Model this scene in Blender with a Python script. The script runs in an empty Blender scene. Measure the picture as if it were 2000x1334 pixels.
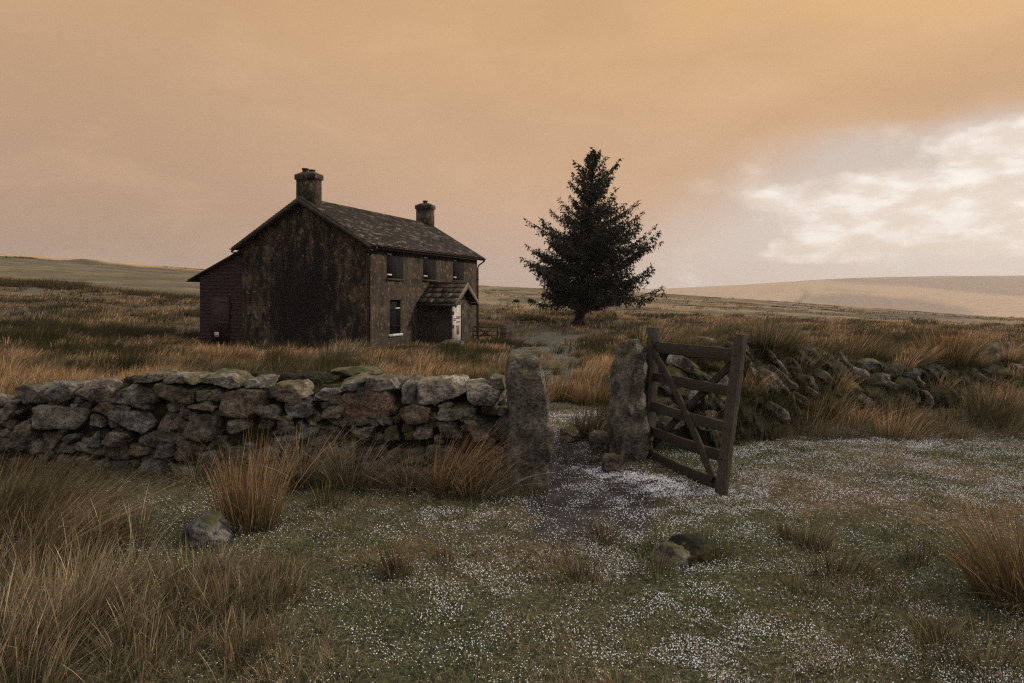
import bpy, math
import numpy as np
from mathutils import Vector, Matrix

S = bpy.context.scene
COL = S.collection
R = math.radians
EYE = 1.67           # camera height above the turf by the gate
F = 4.0 / 3.0        # 24 mm lens on a 36 mm sensor
rng = np.random.default_rng(7)

# ------------------------------------------------------------------ numeric noise
_perm = np.random.default_rng(99).permutation(512).astype(np.int64)
def _h(ix, iy, iz):
    return _perm[(_perm[(_perm[ix & 511] + iy) & 511] + iz) & 511]
def pnoise(x, y, z=0.0):
    x, y, z = np.broadcast_arrays(np.asarray(x, float), np.asarray(y, float), np.asarray(z, float))
    xi, yi, zi = np.floor(x).astype(np.int64), np.floor(y).astype(np.int64), np.floor(z).astype(np.int64)
    xf, yf, zf = x - xi, y - yi, z - zi
    u, v, w = [t * t * t * (t * (t * 6 - 15) + 10) for t in (xf, yf, zf)]
    def g(a, b, c):
        h = _h(xi + a, yi + b, zi + c) * 0.7391
        gx, gy, gz = np.cos(h), np.sin(h), np.cos(h * 1.7 + 1.0)
        return gx * (xf - a) + gy * (yf - b) + gz * (zf - c)
    l = lambda a, b, t: a + (b - a) * t
    return l(l(l(g(0,0,0), g(1,0,0), u), l(g(0,1,0), g(1,1,0), u), v),
             l(l(g(0,0,1), g(1,0,1), u), l(g(0,1,1), g(1,1,1), u), v), w)
def fbm(x, y, z=0.0, o=4):
    s, a = 0.0, 1.0
    for i in range(o):
        s = s + a * pnoise(x * 2**i + 17.3 * i, y * 2**i - 9.1 * i, z * 2**i + 3.7 * i)
        a *= 0.5
    return s
def sstep(a, b, x):
    t = np.clip((x - a) / (b - a), 0, 1)
    return t * t * (3 - 2 * t)
def srgb(r, g, b):
    c = np.array([r, g, b], float) / 255
    return tuple(np.where(c <= 0.04045, c / 12.92, ((c + 0.055) / 1.055) ** 2.4))

# ------------------------------------------------------------------ object helpers
def setp(o, label=None, cat=None, group=None, kind=None):
    if label: o['label'] = label
    if cat: o['category'] = cat
    if group: o['group'] = group
    if kind: o['kind'] = kind
    return o
def empty(name, loc=(0, 0, 0), rz=0.0, **k):
    o = bpy.data.objects.new(name, None); COL.objects.link(o)
    o.location = loc; o.rotation_euler = (0, 0, rz); o.empty_display_size = 0.2
    return setp(o, **k)

class Acc:
    """collects vertices, faces and vertex colours, then links them as one mesh object"""
    def __init__(s): s.V = []; s.T = []; s.Q = []; s.C = []; s.n = 0
    def add(s, v, quads=None, tris=None, col=(0.5, 0.5, 0.5)):
        v = np.asarray(v, np.float32).reshape(-1, 3)
        if quads is not None and len(quads): s.Q.append(np.asarray(quads, np.int64) + s.n)
        if tris is not None and len(tris): s.T.append(np.asarray(tris, np.int64) + s.n)
        c = np.asarray(col, np.float32)
        if c.ndim == 1: c = np.broadcast_to(c, (len(v), 3))
        s.C.append(c); s.V.append(v); s.n += len(v)
    def mesh(s, name, smooth=False):
        V = np.concatenate(s.V); C = np.concatenate(s.C)
        Q = np.concatenate(s.Q) if s.Q else np.zeros((0, 4), np.int64)
        T = np.concatenate(s.T) if s.T else np.zeros((0, 3), np.int64)
        me = bpy.data.meshes.new(name)
        me.vertices.add(len(V)); me.vertices.foreach_set('co', V.ravel())
        li = np.concatenate([Q.ravel(), T.ravel()]).astype(np.int32)
        me.loops.add(len(li)); me.loops.foreach_set('vertex_index', li)
        st = np.concatenate([np.arange(len(Q)) * 4, len(Q) * 4 + np.arange(len(T)) * 3]).astype(np.int32)
        me.polygons.add(len(st)); me.polygons.foreach_set('loop_start', st)
        me.update(calc_edges=True); me.validate()
        a = me.color_attributes.new('Col', 'FLOAT_COLOR', 'POINT')
        rgba = np.ones((len(me.vertices), 4), np.float32); rgba[:, :3] = C[:len(me.vertices)]
        a.data.foreach_set('color', rgba.ravel())
        if smooth: me.polygons.foreach_set('use_smooth', np.ones(len(me.polygons), bool))
        return me
    def build(s, name, mat, parent=None, smooth=False, loc=(0, 0, 0), rz=0.0, bevel=0, **k):
        me = s.mesh(name, smooth); me.materials.append(mat)
        o = bpy.data.objects.new(name, me); COL.objects.link(o)
        o.location = loc; o.rotation_euler = (0, 0, rz)
        if parent: o.parent = parent
        if bevel:
            b = o.modifiers.new('bevel', 'BEVEL'); b.width = bevel; b.segments = 2; b.limit_method = 'ANGLE'
        return setp(o, **k)
BQ = np.array([[0,3,2,1],[4,5,6,7],[0,1,5,4],[1,2,6,5],[2,3,7,6],[3,0,4,7]])
def box(acc, x0, x1, y0, y1, z0, z1, col=(0.5,0.5,0.5), M=None):
    v = np.array([[x0,y0,z0],[x1,y0,z0],[x1,y1,z0],[x0,y1,z0],[x0,y0,z1],[x1,y0,z1],[x1,y1,z1],[x0,y1,z1]], float)
    if M is not None: v = v @ np.array(M)[:3,:3].T + np.array(M)[:3,3]
    acc.add(v, BQ, col=col)
def prism(acc, poly, axis, a, b, col=(0.5,0.5,0.5)):
    """extrude a polygon (2-D points, counter-clockwise) along axis 0/1/2 between a and b"""
    n = len(poly); other = [i for i in range(3) if i != axis]
    v = np.zeros((2*n, 3))
    for i, p in enumerate(poly):
        for e, t in ((0, a), (1, b)):
            v[e*n+i, axis] = t; v[e*n+i, other[0]] = p[0]; v[e*n+i, other[1]] = p[1]
    q = [[i, (i+1) % n, n+(i+1) % n, n+i] for i in range(n)]
    t = [[0, i+1, i] for i in range(1, n-1)] + [[n, n+i, n+i+1] for i in range(1, n-1)]
    acc.add(v, q, t, col)
def tube(acc, pts, rad, n=8, col=(0.5,0.5,0.5), cap=True):
    pts = np.asarray(pts, float); m = len(pts); rad = np.broadcast_to(rad, m)
    d = np.gradient(pts, axis=0); d /= np.linalg.norm(d, axis=1)[:, None] + 1e-9
    up = np.array([0,0,1.0]) if abs(d[0][2]) < .9 else np.array([1.0,0,0])
    vs = []
    for i in range(m):
        a = np.cross(d[i], up); a /= np.linalg.norm(a) + 1e-9; b = np.cross(d[i], a)
        th = np.arange(n) * 2 * np.pi / n
        vs.append(pts[i] + rad[i] * (np.cos(th)[:, None] * a + np.sin(th)[:, None] * b))
    q = [[i*n+j, i*n+(j+1) % n, (i+1)*n+(j+1) % n, (i+1)*n+j] for i in range(m-1) for j in range(n)]
    t = ([[0, j+1, j] for j in range(1, n-1)] + [[(m-1)*n, (m-1)*n+j, (m-1)*n+j+1] for j in range(1, n-1)]) if cap else []
    acc.add(np.concatenate(vs), q, t, col)

# stones: a rounded box cut by random planes and roughened
def _cube(res):
    g = np.linspace(-1, 1, res + 1); a, b = np.meshgrid(g, g, indexing='ij'); one = np.ones_like(a)
    P, Q, k = [], [], 0
    for ax in range(3):
        for s in (-1, 1):
            c = [None]*3; c[ax] = one*s; c[(ax+1) % 3] = a; c[(ax+2) % 3] = b
            P.append(np.stack(c, -1).reshape(-1, 3))
            i, j = np.meshgrid(np.arange(res), np.arange(res), indexing='ij')
            v0 = (i*(res+1)+j).ravel() + k
            q = np.stack([v0, v0+res+1, v0+res+2, v0+1], 1)
            if s < 0: q = q[:, ::-1]
            Q.append(q); k += (res+1)**2
    P = np.concatenate(P); Q = np.concatenate(Q)
    key = np.round(P*1000).astype(int); u, inv = np.unique(key, axis=0, return_inverse=True); inv = inv.ravel()
    V = np.zeros((len(u), 3)); V[inv] = P
    return V, inv[Q]
CUBES = {r: _cube(r) for r in (6, 10, 14, 22, 30)}
def stone(acc, c, size, seed, res=14, col=(0.2,0.18,0.16), M=None, n=6.0, rough=0.05, cuts=5, front=False):
    r = np.random.default_rng(seed)
    V, Q = CUBES[res]
    p = V / (np.sum(np.abs(V)**n, 1)**(1/n))[:, None] * 1.0
    for _ in range(cuts):
        d = r.normal(size=3); d[1] *= 0.5; d /= np.linalg.norm(d)
        o = r.uniform(0.74, 1.0); k = p @ d - o; k = np.maximum(k, 0); p = p - (k*0.95)[:, None]*d
    sc = np.array(size)/2; w = p*sc
    m = float(np.mean(size)); f = 1.6/m; so = seed*1.37 % 50
    nr = V/np.linalg.norm(V, axis=1)[:, None]
    disp = fbm(w[:,0]*f+so, w[:,1]*f, w[:,2]*f-so, 4)
    disp2 = fbm(w[:,0]*f*4+so, w[:,1]*f*4, w[:,2]*f*4-so, 3)
    w = w + nr*((disp*1.6+disp2*0.75)*rough*m)[:, None]
    if M is not None: w = w @ np.array(M.to_3x3()).T
    acc.add(w + np.array(c), Q, col=col)

# grass blades
def blades(acc, base, h, az, lean, width, cb, ct, seg=3, curve=1.6, droop=0.0):
    """base (n,3), h (n), az (n) lean azimuth, lean (n) as share of height, cb / ct (n,3) colours at foot and tip"""
    n = len(h); d = np.stack([np.cos(az), np.sin(az), np.zeros(n)], 1)
    wa = rng.uniform(0, np.pi, n); wd = np.stack([np.cos(wa), np.sin(wa), np.zeros(n)], 1)*(np.asarray(width)*0.5*np.ones(n))[:, None]
    rows, cols = [], []
    for k in range(seg+1):
        t = k/seg
        L = h*lean*t**curve
        z = h*(t - 0.35*np.minimum(lean, 1.4)*t**2*0.6 - droop*t**3)
        p = base + d*L[:, None]; p[:, 2] += z
        w = (1 - t)**0.6*0.92 + 0.08
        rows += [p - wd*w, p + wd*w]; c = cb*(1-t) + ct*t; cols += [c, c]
    V = np.stack(rows, 1).reshape(-1, 3); C = np.stack(cols, 1).reshape(-1, 3)
    b = np.arange(n)*(2*(seg+1)); Q = []
    for k in range(seg): Q.append(np.stack([b+2*k, b+2*k+1, b+2*k+3, b+2*k+2], 1))
    acc.add(V, np.concatenate(Q), col=C)

# ------------------------------------------------------------------ terrain
PX = np.array([-700, 0, 400, 700, 1000, 1300, 1650, 2000, 2700.])
ZD = np.array([0, 7, 9, 12, 16, 22, 30, 35, 40, 46, 55, 80, 120, 170, 250, 330, 500, 900, 1300, 1900, 2500, 3000, 3600.])
TZ = {   # heights (m) per depth for each column above
 0:   [0, 0, 0, 0.00, -.08, -.18, -.14, -.14, -.10, .02, .35, 1.5, 4.4, 8.0, 15.4, 14, 0, -50, -50, -30, 0, 0, -20],
 400: [0, 0, -.02, -.05, -.25, -.6, -1.05, -1.15, -.95, -.75, -.35, .7, 2.6, 4.8, 9.3, 7, -8, -55, -50, -30, 0, 0, -20],
 700: [0, 0, -.03, -.08, -.3, -.7, -1.15, -1.25, -1.3, -1.3, -.9, -.3, .6, 2.2, 5.5, 3, -12, -55, -50, -30, 0, 0, -20],
 1000:[0, 0, -.03, -.1, -.3, -.65, -1.1, -1.3, -1.42, -1.5, -1.15, -1.0, -1.0, 0.0, 2.65, 0, -15, -55, -50, -30, 0, 0, -20],
 1300:[0, 0, -.02, -.08, -.2, -.45, -.8, -1.0, -1.15, -1.25, -1.2, -1.6, -1.7, -1.2, 0.35, -2, -20, -55, -50, -20, 2, 2, -20],
 1650:[0, 0, -.02, -.06, -.16, -.4, -.75, -.95, -1.15, -1.35, -1.6, -2.2, -3.1, -3.6, -4.3, -9, -28, -55, -50, 5, 47, 50, 40],
 2000:[0, 0, 0, -.05, -.15, -.4, -.7, -.9, -1.15, -1.4, -1.8, -2.9, -4.6, -6.4, -9.0, -14, -32, -55, -48, 0, 53, 56, 48]}
_lg = lambda d: np.log(d + 4.0)
_gx = np.linspace(PX[0], PX[-1], 120); _gd = np.linspace(_lg(0), _lg(3600), 420)
_cols = np.array([np.interp(_gd, _lg(ZD), TZ[k]) for k in (0, 400, 700, 1000, 1300, 1650, 2000)])
_cols = np.vstack([_cols[:1], _cols, _cols[-1:]])
_tab = np.array([np.interp(_gx, PX, _cols[:, j]) for j in range(len(_gd))]).T
def _blur(a, k, ax):
    w = np.hanning(2*k+3)[1:-1]; w /= w.sum()
    p = [(0, 0), (0, 0)]; p[ax] = (k, k); b = np.pad(a, p, mode='edge')
    return np.apply_along_axis(lambda v: np.convolve(v, w, 'valid'), ax, b)
_tab = _blur(_blur(_tab, 6, 0), 6, 1)
def pxof(x, y): return np.clip(1000 + 1333*x/np.maximum(y, 0.6), -700, 2700)
def ground(x, y, detail=True):
    x, y = np.asarray(x, float), np.asarray(y, float)
    gx = (pxof(x, y) - _gx[0])/(_gx[1]-_gx[0]); gd = (_lg(np.clip(y, 0, 3600)) - _gd[0])/(_gd[1]-_gd[0])
    i = np.clip(gx.astype(int), 0, len(_gx)-2); j = np.clip(gd.astype(int), 0, len(_gd)-2)
    a, b = np.clip(gx-i, 0, 1), np.clip(gd-j, 0, 1)
    z = (_tab[i,j]*(1-a)+_tab[i+1,j]*a)*(1-b)+(_tab[i,j+1]*(1-a)+_tab[i+1,j+1]*a)*b
    z = z+1.3*np.exp(-((x-P(168, 205))/5.5)**2-((y-205)/7)**2)+.6*np.exp(-((x-P(255, 212))/6.5)**2-((y-212)/7)**2)
    if detail:
        near = sstep(10, 40, y)
        z = z + fbm(x*0.9, y*0.9, 2.0, 3)*(0.025 + near*0.10) + pnoise(x*0.22, y*0.22, 5.)*0.25*near \
              + fbm(x*0.035, y*0.05, 7., 3)*0.5*sstep(50, 150, y)*(1-sstep(190, 240, y)) + fbm(x*0.002, y*0.002, 1., 4)*6*sstep(900, 1800, y)
        z = z - 0.05*sstep(0.9, 0.0, np.hypot((x-0.62-(y-6.3)*-0.15)/1.0, (y-6.3)/2.6))   # worn hollow in the gateway
    return z
def g1(x, y): return float(ground(np.array([x]), np.array([y]))[0])
def P(px, py_or_depth, depth=None):
    """world x for a picture column at a depth"""
    return (px - 1000)/1333.0*py_or_depth
# ------------------------------------------------------------------ materials
class NT:
    def __init__(s, tree): s.t = tree; s.n = tree.nodes; s.l = tree.links
    def node(s, typ, **k):
        n = s.n.new(typ)
        for a, b in k.items(): setattr(n, a, b)
        return n
    def link(s, a, b): s.l.new(a, b)
    def put(s, sock, v):
        if isinstance(v, bpy.types.NodeSocket): s.l.new(v, sock)
        elif isinstance(v, tuple) and len(v) == 3 and sock.type == 'RGBA': sock.default_value = (*v, 1)
        else: sock.default_value = v
    def math(s, op, a, b=None, c=None, clamp=False):
        n = s.node('ShaderNodeMath', operation=op, use_clamp=clamp)
        for i, v in enumerate((a, b, c)):
            if v is not None: s.put(n.inputs[i], v)
        return n.outputs[0]
    def mix(s, f, a, b, blend='MIX'):
        n = s.node('ShaderNodeMix', data_type='RGBA', blend_type=blend)
        s.put(n.inputs[0], f); s.put(n.inputs[6], a); s.put(n.inputs[7], b)
        return n.outputs[2]
    def noise(s, vec, scale, detail=4, rough=0.5, dist=0.0, out=0):
        n = s.node('ShaderNodeTexNoise'); s.put(n.inputs['Vector'], vec)
        n.inputs['Scale'].default_value = scale; n.inputs['Detail'].default_value = detail
        n.inputs['Roughness'].default_value = rough; n.inputs['Distortion'].default_value = dist
        return n.outputs[out]
    def step(s, v, a, b, lo=0.0, hi=1.0):
        n = s.node('ShaderNodeMapRange', interpolation_type='SMOOTHSTEP')
        s.put(n.inputs[0], v)
        for i, x in zip((1,2,3,4), (a, b, lo, hi)): s.put(n.inputs[i], x)
        return n.outputs[0]
    def scale(s, vec, sx, sy, sz):
        n = s.node('ShaderNodeMapping'); s.put(n.inputs[0], vec); n.inputs[3].default_value = (sx, sy, sz); return n.outputs[0]
    def bump(s, h, strength, dist, nrm=None):
        n = s.node('ShaderNodeBump'); s.put(n.inputs['Height'], h); n.inputs['Strength'].default_value = strength
        n.inputs['Distance'].default_value = dist
        if nrm is not None: s.link(nrm, n.inputs['Normal'])
        return n.outputs[0]
def mat(name):
    m = bpy.data.materials.new(name); m.use_nodes = True; nt = NT(m.node_tree)
    b = m.node_tree.nodes['Principled BSDF']; b.inputs['Specular IOR Level'].default_value = 0.25
    b.inputs['Roughness'].default_value = 0.9
    tc = nt.node('ShaderNodeTexCoord'); at = nt.node('ShaderNodeAttribute', attribute_name='Col')
    return m, nt, b, tc.outputs['Object'], at.outputs['Color']

def make_grass(name):
    m, nt, b, oc, ac = mat(name)
    d = nt.node('ShaderNodeBsdfDiffuse'); t = nt.node('ShaderNodeBsdfTranslucent'); mx = nt.node('ShaderNodeMixShader')
    v = nt.noise(oc, 9.0, 2); c = nt.mix(nt.step(v, .3, .7), nt.mix(1.0, ac, (.8,.8,.8), 'MULTIPLY'), ac)
    nt.link(c, d.inputs[0]); nt.link(c, t.inputs[0]); mx.inputs[0].default_value = 0.25
    nt.link(d.outputs[0], mx.inputs[1]); nt.link(t.outputs[0], mx.inputs[2])
    nt.link(mx.outputs[0], m.node_tree.nodes['Material Output'].inputs[0]); return m
M_GRASS = make_grass('rush_blades')
M_TURF = make_grass('short_turf')

def make_stone(name, lich=0.5, moss=0.5, tint=(1,1,1), scale=1.0):
    m, nt, b, oc, ac = mat(name)
    n1 = nt.noise(oc, 6*scale, 6, .65); n2 = nt.noise(oc, 38*scale, 5, .7); n3 = nt.noise(oc, 2.2*scale, 3, .5, 1.0)
    c = nt.mix(nt.step(n1, .36, .64), nt.mix(1., ac, (.40,.37,.34), 'MULTIPLY'), nt.mix(1., ac, (1.5,1.42,1.30), 'MULTIPLY'))
    c = nt.mix(nt.step(n3, .54, .70, 0, .4), c, (.115,.085,.055))
    vo = nt.node('ShaderNodeTexVoronoi'); nt.put(vo.inputs['Vector'], oc); vo.inputs['Scale'].default_value = 90*scale
    c = nt.mix(nt.step(vo.outputs['Distance'], .32, .1, 0, .35), c, (.30,.28,.25))
    n4 = nt.noise(oc, 9*scale, 5, .75, .6)
    c = nt.mix(nt.step(n4, .57, .66, 0, lich), c, (.30,.285,.245))
    c = nt.mix(nt.step(n2, .48, .58, 0, .7), c, nt.mix(1., c, (.26,.24,.22), 'MULTIPLY'))
    ge = nt.node('ShaderNodeNewGeometry'); sp = nt.node('ShaderNodeSeparateXYZ'); nt.link(ge.outputs['Normal'], sp.inputs[0])
    mo = nt.math('ADD', nt.math('MULTIPLY', sp.outputs[2], .16), nt.noise(oc, 3.3*scale, 5, .6, .4))
    mc = nt.mix(nt.step(n1, .4, .6), (.035,.036,.012), (.105,.092,.022))
    c = nt.mix(nt.math('MULTIPLY', nt.step(mo, .58, .68), moss), c, mc)
    c = nt.mix(1., c, tint, 'MULTIPLY')
    nt.link(c, b.inputs['Base Color'])
    hgt = nt.math('ADD', nt.math('MULTIPLY', n1, 1.0), nt.math('MULTIPLY', n2, .45))
    nt.link(nt.bump(hgt, 1.0, .06), b.inputs['Normal'])
    return m
M_STONE = make_stone('granite', .55, .7)
M_POST = make_stone('granite_post', .6, .6, (.85,.83,.78))
M_BANK = make_stone('bank_granite', .7, .95)

def make_moss():
    m, nt, b, oc, ac = mat('moss_and_earth')
    n1 = nt.noise(oc, 5, 6, .7); n2 = nt.noise(oc, 55, 4, .7); n3 = nt.noise(oc, 1.7, 3)
    c = nt.mix(nt.step(n1, .38, .62), (.012,.010,.006), (.046,.043,.015))
    c = nt.mix(nt.step(n3, .52, .60), c, (.085,.075,.018))
    c = nt.mix(nt.step(n2, .4, .65, 0, .75), c, (.02,.018,.01))
    c = nt.mix(nt.step(nt.noise(oc, 13, 3), .6, .68, 0, .6), c, (.13,.10,.055))
    nt.link(c, b.inputs['Base Color']); nt.link(nt.bump(nt.math('ADD', n1, n2), 1., .05), b.inputs['Normal']); return m
M_MOSS = make_moss()

def make_wood(name, a, bb, lich=0.4, ax=(1,1,8)):
    m, nt, b, oc, ac = mat(name)
    v = nt.scale(oc, *ax); n1 = nt.noise(v, 7, 6, .7); n2 = nt.noise(oc, 11, 5, .7, .5); n3 = nt.noise(v, 30, 4, .7)
    c = nt.mix(nt.step(n1, .3, .7), a, bb)
    c = nt.mix(nt.step(n2, .56, .68, 0, lich), c, (.12,.115,.06))
    c = nt.mix(nt.step(n3, .5, .7, 0, .7), c, (.014,.011,.009))
    c = nt.mix(1., c, ac, 'MULTIPLY'); c = nt.mix(1., c, (2,2,2), 'MULTIPLY')
    nt.link(c, b.inputs['Base Color']); nt.link(nt.bump(nt.math('ADD', n1, n3), .8, .012), b.inputs['Normal'])
    b.inputs['Roughness'].default_value = .8; return m
M_WOOD = make_wood('weathered_wood', (.024,.019,.014), (.080,.064,.047), .5, (14,14,1.2))
M_RAIL = make_wood('weathered_rail', (.024,.017,.011), (.060,.044,.028), .35, (12,1.2,12))

def plain(name, c, rough=.8, metal=0.0, var=.35, sc=6.0):
    m, nt, b, oc, ac = mat(name)
    n = nt.noise(oc, sc, 5, .65)
    k = nt.mix(nt.step(n, .3, .7), tuple(x*(1-var) for x in c), tuple(min(1, x*(1+var)) for x in c))
    nt.link(k, b.inputs['Base Color']); b.inputs['Roughness'].default_value = rough; b.inputs['Metallic'].default_value = metal
    nt.link(nt.bump(n, .3, .01), b.inputs['Normal']); return m
M_IRON = plain('rusty_iron', (.035,.018,.012), .6)
M_BLACK = plain('black_shutter_steel', (.0085,.0075,.0075), .95)
M_VOID = plain('void_shade_black', (.004,.004,.004), .9)  # near-black that paints in the dark of the window recesses and open porch gable
M_PALE = plain('pale_painted_strap', (.42,.40,.38), .6)
M_DOOR = plain('dirty_white_paint', (.46,.43,.385), .55, 0, .14, 3.0)
M_PIPE = plain('brown_iron_pipe', (.030,.012,.009), .45)
M_FASCIA = plain('weathered_fascia', (.040,.029,.021), .8)
M_TERRA = plain('sooty_chimney_pot', (.055,.022,.013), .8)
M_SIGNW = plain('white_notice', (.62,.60,.57), .5, 0, .05)
M_INK = plain('black_print', (.02,.02,.02), .5)
M_FLEECE_D = plain('dark_fleece', (.02,.016,.014), .95)
M_FLEECE_W = plain('white_fleece', (.55,.52,.48), .95)

def make_render_wall():
    # object space of the house: x along the front wall, y along the gable, z up; the gable (facing -x) carries the black damp stain
    m, nt, b, oc, ac = mat('stained_render')
    sp = nt.node('ShaderNodeSeparateXYZ'); nt.link(oc, sp.inputs[0]); X, Y, Z = sp.outputs
    ve = nt.scale(oc, 1, 1, .33)
    n1 = nt.noise(oc, 1.3, 6, .65); n2 = nt.noise(ve, 2.6, 7, .75, .3); n3 = nt.noise(oc, 14, 5, .7); n4 = nt.noise(oc, 45, 4, .7)
    c = nt.mix(nt.step(n1, .35, .68), (.024,.018,.012), (.078,.056,.037))
    c = nt.mix(nt.step(nt.noise(oc, 4.2, 5, .7, .3), .54, .62, 0, .65), c, (.20,.155,.10))
    c = nt.mix(nt.step(n3, .45, .66, 0, .6), c, nt.mix(1., c, (.36,.34,.34), 'MULTIPLY'))
    # stain on the gable
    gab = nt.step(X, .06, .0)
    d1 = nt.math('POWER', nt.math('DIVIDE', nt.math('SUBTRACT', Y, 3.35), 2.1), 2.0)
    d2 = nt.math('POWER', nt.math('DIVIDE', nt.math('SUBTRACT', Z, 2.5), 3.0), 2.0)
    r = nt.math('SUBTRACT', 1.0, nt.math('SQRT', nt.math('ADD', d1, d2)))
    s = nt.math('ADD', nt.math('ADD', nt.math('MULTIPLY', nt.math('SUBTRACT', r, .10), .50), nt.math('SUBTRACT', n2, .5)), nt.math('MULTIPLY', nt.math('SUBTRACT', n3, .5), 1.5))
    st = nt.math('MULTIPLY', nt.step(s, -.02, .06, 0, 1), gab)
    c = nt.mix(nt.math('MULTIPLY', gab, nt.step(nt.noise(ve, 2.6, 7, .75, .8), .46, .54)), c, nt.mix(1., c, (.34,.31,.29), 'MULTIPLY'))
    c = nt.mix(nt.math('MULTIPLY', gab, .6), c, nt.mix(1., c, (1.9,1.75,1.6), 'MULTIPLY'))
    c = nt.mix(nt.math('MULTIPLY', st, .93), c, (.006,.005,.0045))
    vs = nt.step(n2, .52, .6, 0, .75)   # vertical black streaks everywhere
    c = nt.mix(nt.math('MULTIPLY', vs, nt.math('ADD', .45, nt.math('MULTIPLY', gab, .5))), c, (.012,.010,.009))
    # bottom algae and old grey
    c = nt.mix(nt.math('MULTIPLY', nt.step(Z, 1.6, -.2, 0, .65), nt.step(n1, .4, .6)), c, (.022,.020,.017))
    c = nt.mix(nt.step(n4, .62, .70, 0, .6), c, (.17,.14,.11))
    c = nt.mix(nt.step(nt.noise(oc, 7.5, 6, .8, .4), .60, .67, 0, .7), c, (.14,.115,.08))
    nt.link(c, b.inputs['Base Color'])
    nt.link(nt.bump(nt.math('ADD', nt.math('ADD', n3, n2), nt.math('MULTIPLY', n4, .5)), .9, .05), b.inputs['Normal']); return m
M_RENDER = make_render_wall()

def make_slate():
    m, nt, b, oc, ac = mat('mossy_slates')
    n1 = nt.noise(oc, 1.1, 5, .6); n3 = nt.noise(oc, 16, 4, .7)
    c = nt.mix(1., ac, nt.mix(nt.step(n1, .35, .65), (.40,.38,.36), (.85,.78,.70)), 'MULTIPLY')
    c = nt.mix(nt.step(n3, .5, .7, 0, .5), c, (.022,.017,.014))
    c = nt.mix(nt.step(nt.noise(nt.scale(oc, .8, 2.2, 2.2), 1.5, 6, .7), .56, .63, 0, .7), c, (.21,.18,.135))
    nt.link(c, b.inputs['Base Color']); b.inputs['Roughness'].default_value = .85
    nt.link(nt.bump(n3, .5, .02), b.inputs['Normal']); return m
M_SLATE = make_slate()

def make_board():
    m, nt, b, oc, ac = mat('dark_weatherboard')
    v = nt.scale(oc, 1, 1, 9); n = nt.noise(v, 2.4, 5, .6); n2 = nt.noise(oc, 20, 4, .7)
    c = nt.mix(nt.step(n, .35, .65), (.014,.0062,.006), (.046,.020,.018))
    c = nt.mix(nt.step(n2, .55, .7, 0, .5), c, (.010,.006,.006))
    nt.link(c, b.inputs['Base Color']); b.inputs['Roughness'].default_value = .75
    nt.link(nt.bump(n, .4, .01), b.inputs['Normal']); return m
M_BOARD = make_board()

def make_bark():
    m, nt, b, oc, ac = mat('spruce_bark')
    n = nt.noise(nt.scale(oc, 1, 1, .3), 9, 5, .7)
    nt.link(nt.mix(nt.step(n, .3, .7), (.008,.0065,.005), (.026,.020,.016)), b.inputs['Base Color'])
    nt.link(nt.bump(n, 1., .05), b.inputs['Normal']); return m
M_BARK = make_bark()
m_, nt_, b_, oc_, ac_ = mat('spruce_needles'); nt_.link(ac_, b_.inputs['Base Color']); M_NEEDLE = m_

def make_hail():
    m, nt, b, oc, ac = mat('hail_ice')
    b.inputs['Base Color'].default_value = (.70,.70,.71,1); b.inputs['Roughness'].default_value = .4; return m
M_HAIL = make_hail()

def make_ground():
    m, nt, b, oc, ac = mat('moor_ground')
    a2 = nt.node('ShaderNodeAttribute', attribute_name='mask'); sp = nt.node('ShaderNodeSeparateColor'); nt.link(a2.outputs['Color'], sp.inputs[0])
    snow, mud, micro = sp.outputs      # hail cover, bare mud, share of near detail
    n0 = nt.noise(oc, .9, 5, .6); n1 = nt.noise(oc, 6, 5, .7); n2 = nt.noise(oc, 42, 4, .75); nf = nt.noise(nt.scale(oc, .02, .06, .05), 3, 6, .65)
    c = ac
    near = nt.mix(nt.step(n0, .38, .64), nt.mix(1., c, (.72,.80,.72), 'MULTIPLY'), nt.mix(1., c, (1.3,1.12,.95), 'MULTIPLY'))
    near = nt.mix(nt.step(n1, .42, .66, 0, .6), near, nt.mix(1., c, (.38,.38,.34), 'MULTIPLY'))
    near = nt.mix(nt.step(n2, .44, .56, 0, .9), near, nt.mix(1., near, (.2,.2,.18), 'MULTIPLY'))
    far = nt.mix(nt.step(nf, .38, .62), nt.mix(1., c, (.78,.76,.74), 'MULTIPLY'), nt.mix(1., c, (1.16,1.14,1.1), 'MULTIPLY'))
    c = nt.mix(micro, far, near)
    c = nt.mix(mud, c, nt.mix(nt.step(n1, .35, .65), (.012,.009,.009), (.04,.03,.03)))
    # lying hail: small white grains, thicker where the mask is high
    vo = nt.node('ShaderNodeTexVoronoi'); nt.put(vo.inputs['Vector'], oc); vo.inputs['Scale'].default_value = 60
    sc = nt.node('ShaderNodeSeparateColor'); nt.link(vo.outputs['Color'], sc.inputs[0])
    grain = nt.step(vo.outputs['Distance'], .42, .30)
    pick = nt.step(nt.math('SUBTRACT', nt.math('MULTIPLY', nt.math('ADD', snow, nt.math('MULTIPLY', nt.math('SUBTRACT', n0, .5), .35)), 1.), sc.outputs[0]), -.03, .03)
    c = nt.mix(nt.math('MULTIPLY', grain, pick), c, (.50,.50,.51))
    nt.link(c, b.inputs['Base Color'])
    nt.link(nt.bump(nt.math('ADD', n1, nt.math('MULTIPLY', n2, .6)), .8, .05), b.inputs['Normal'])
    return m
M_GROUND = make_ground()

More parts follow.
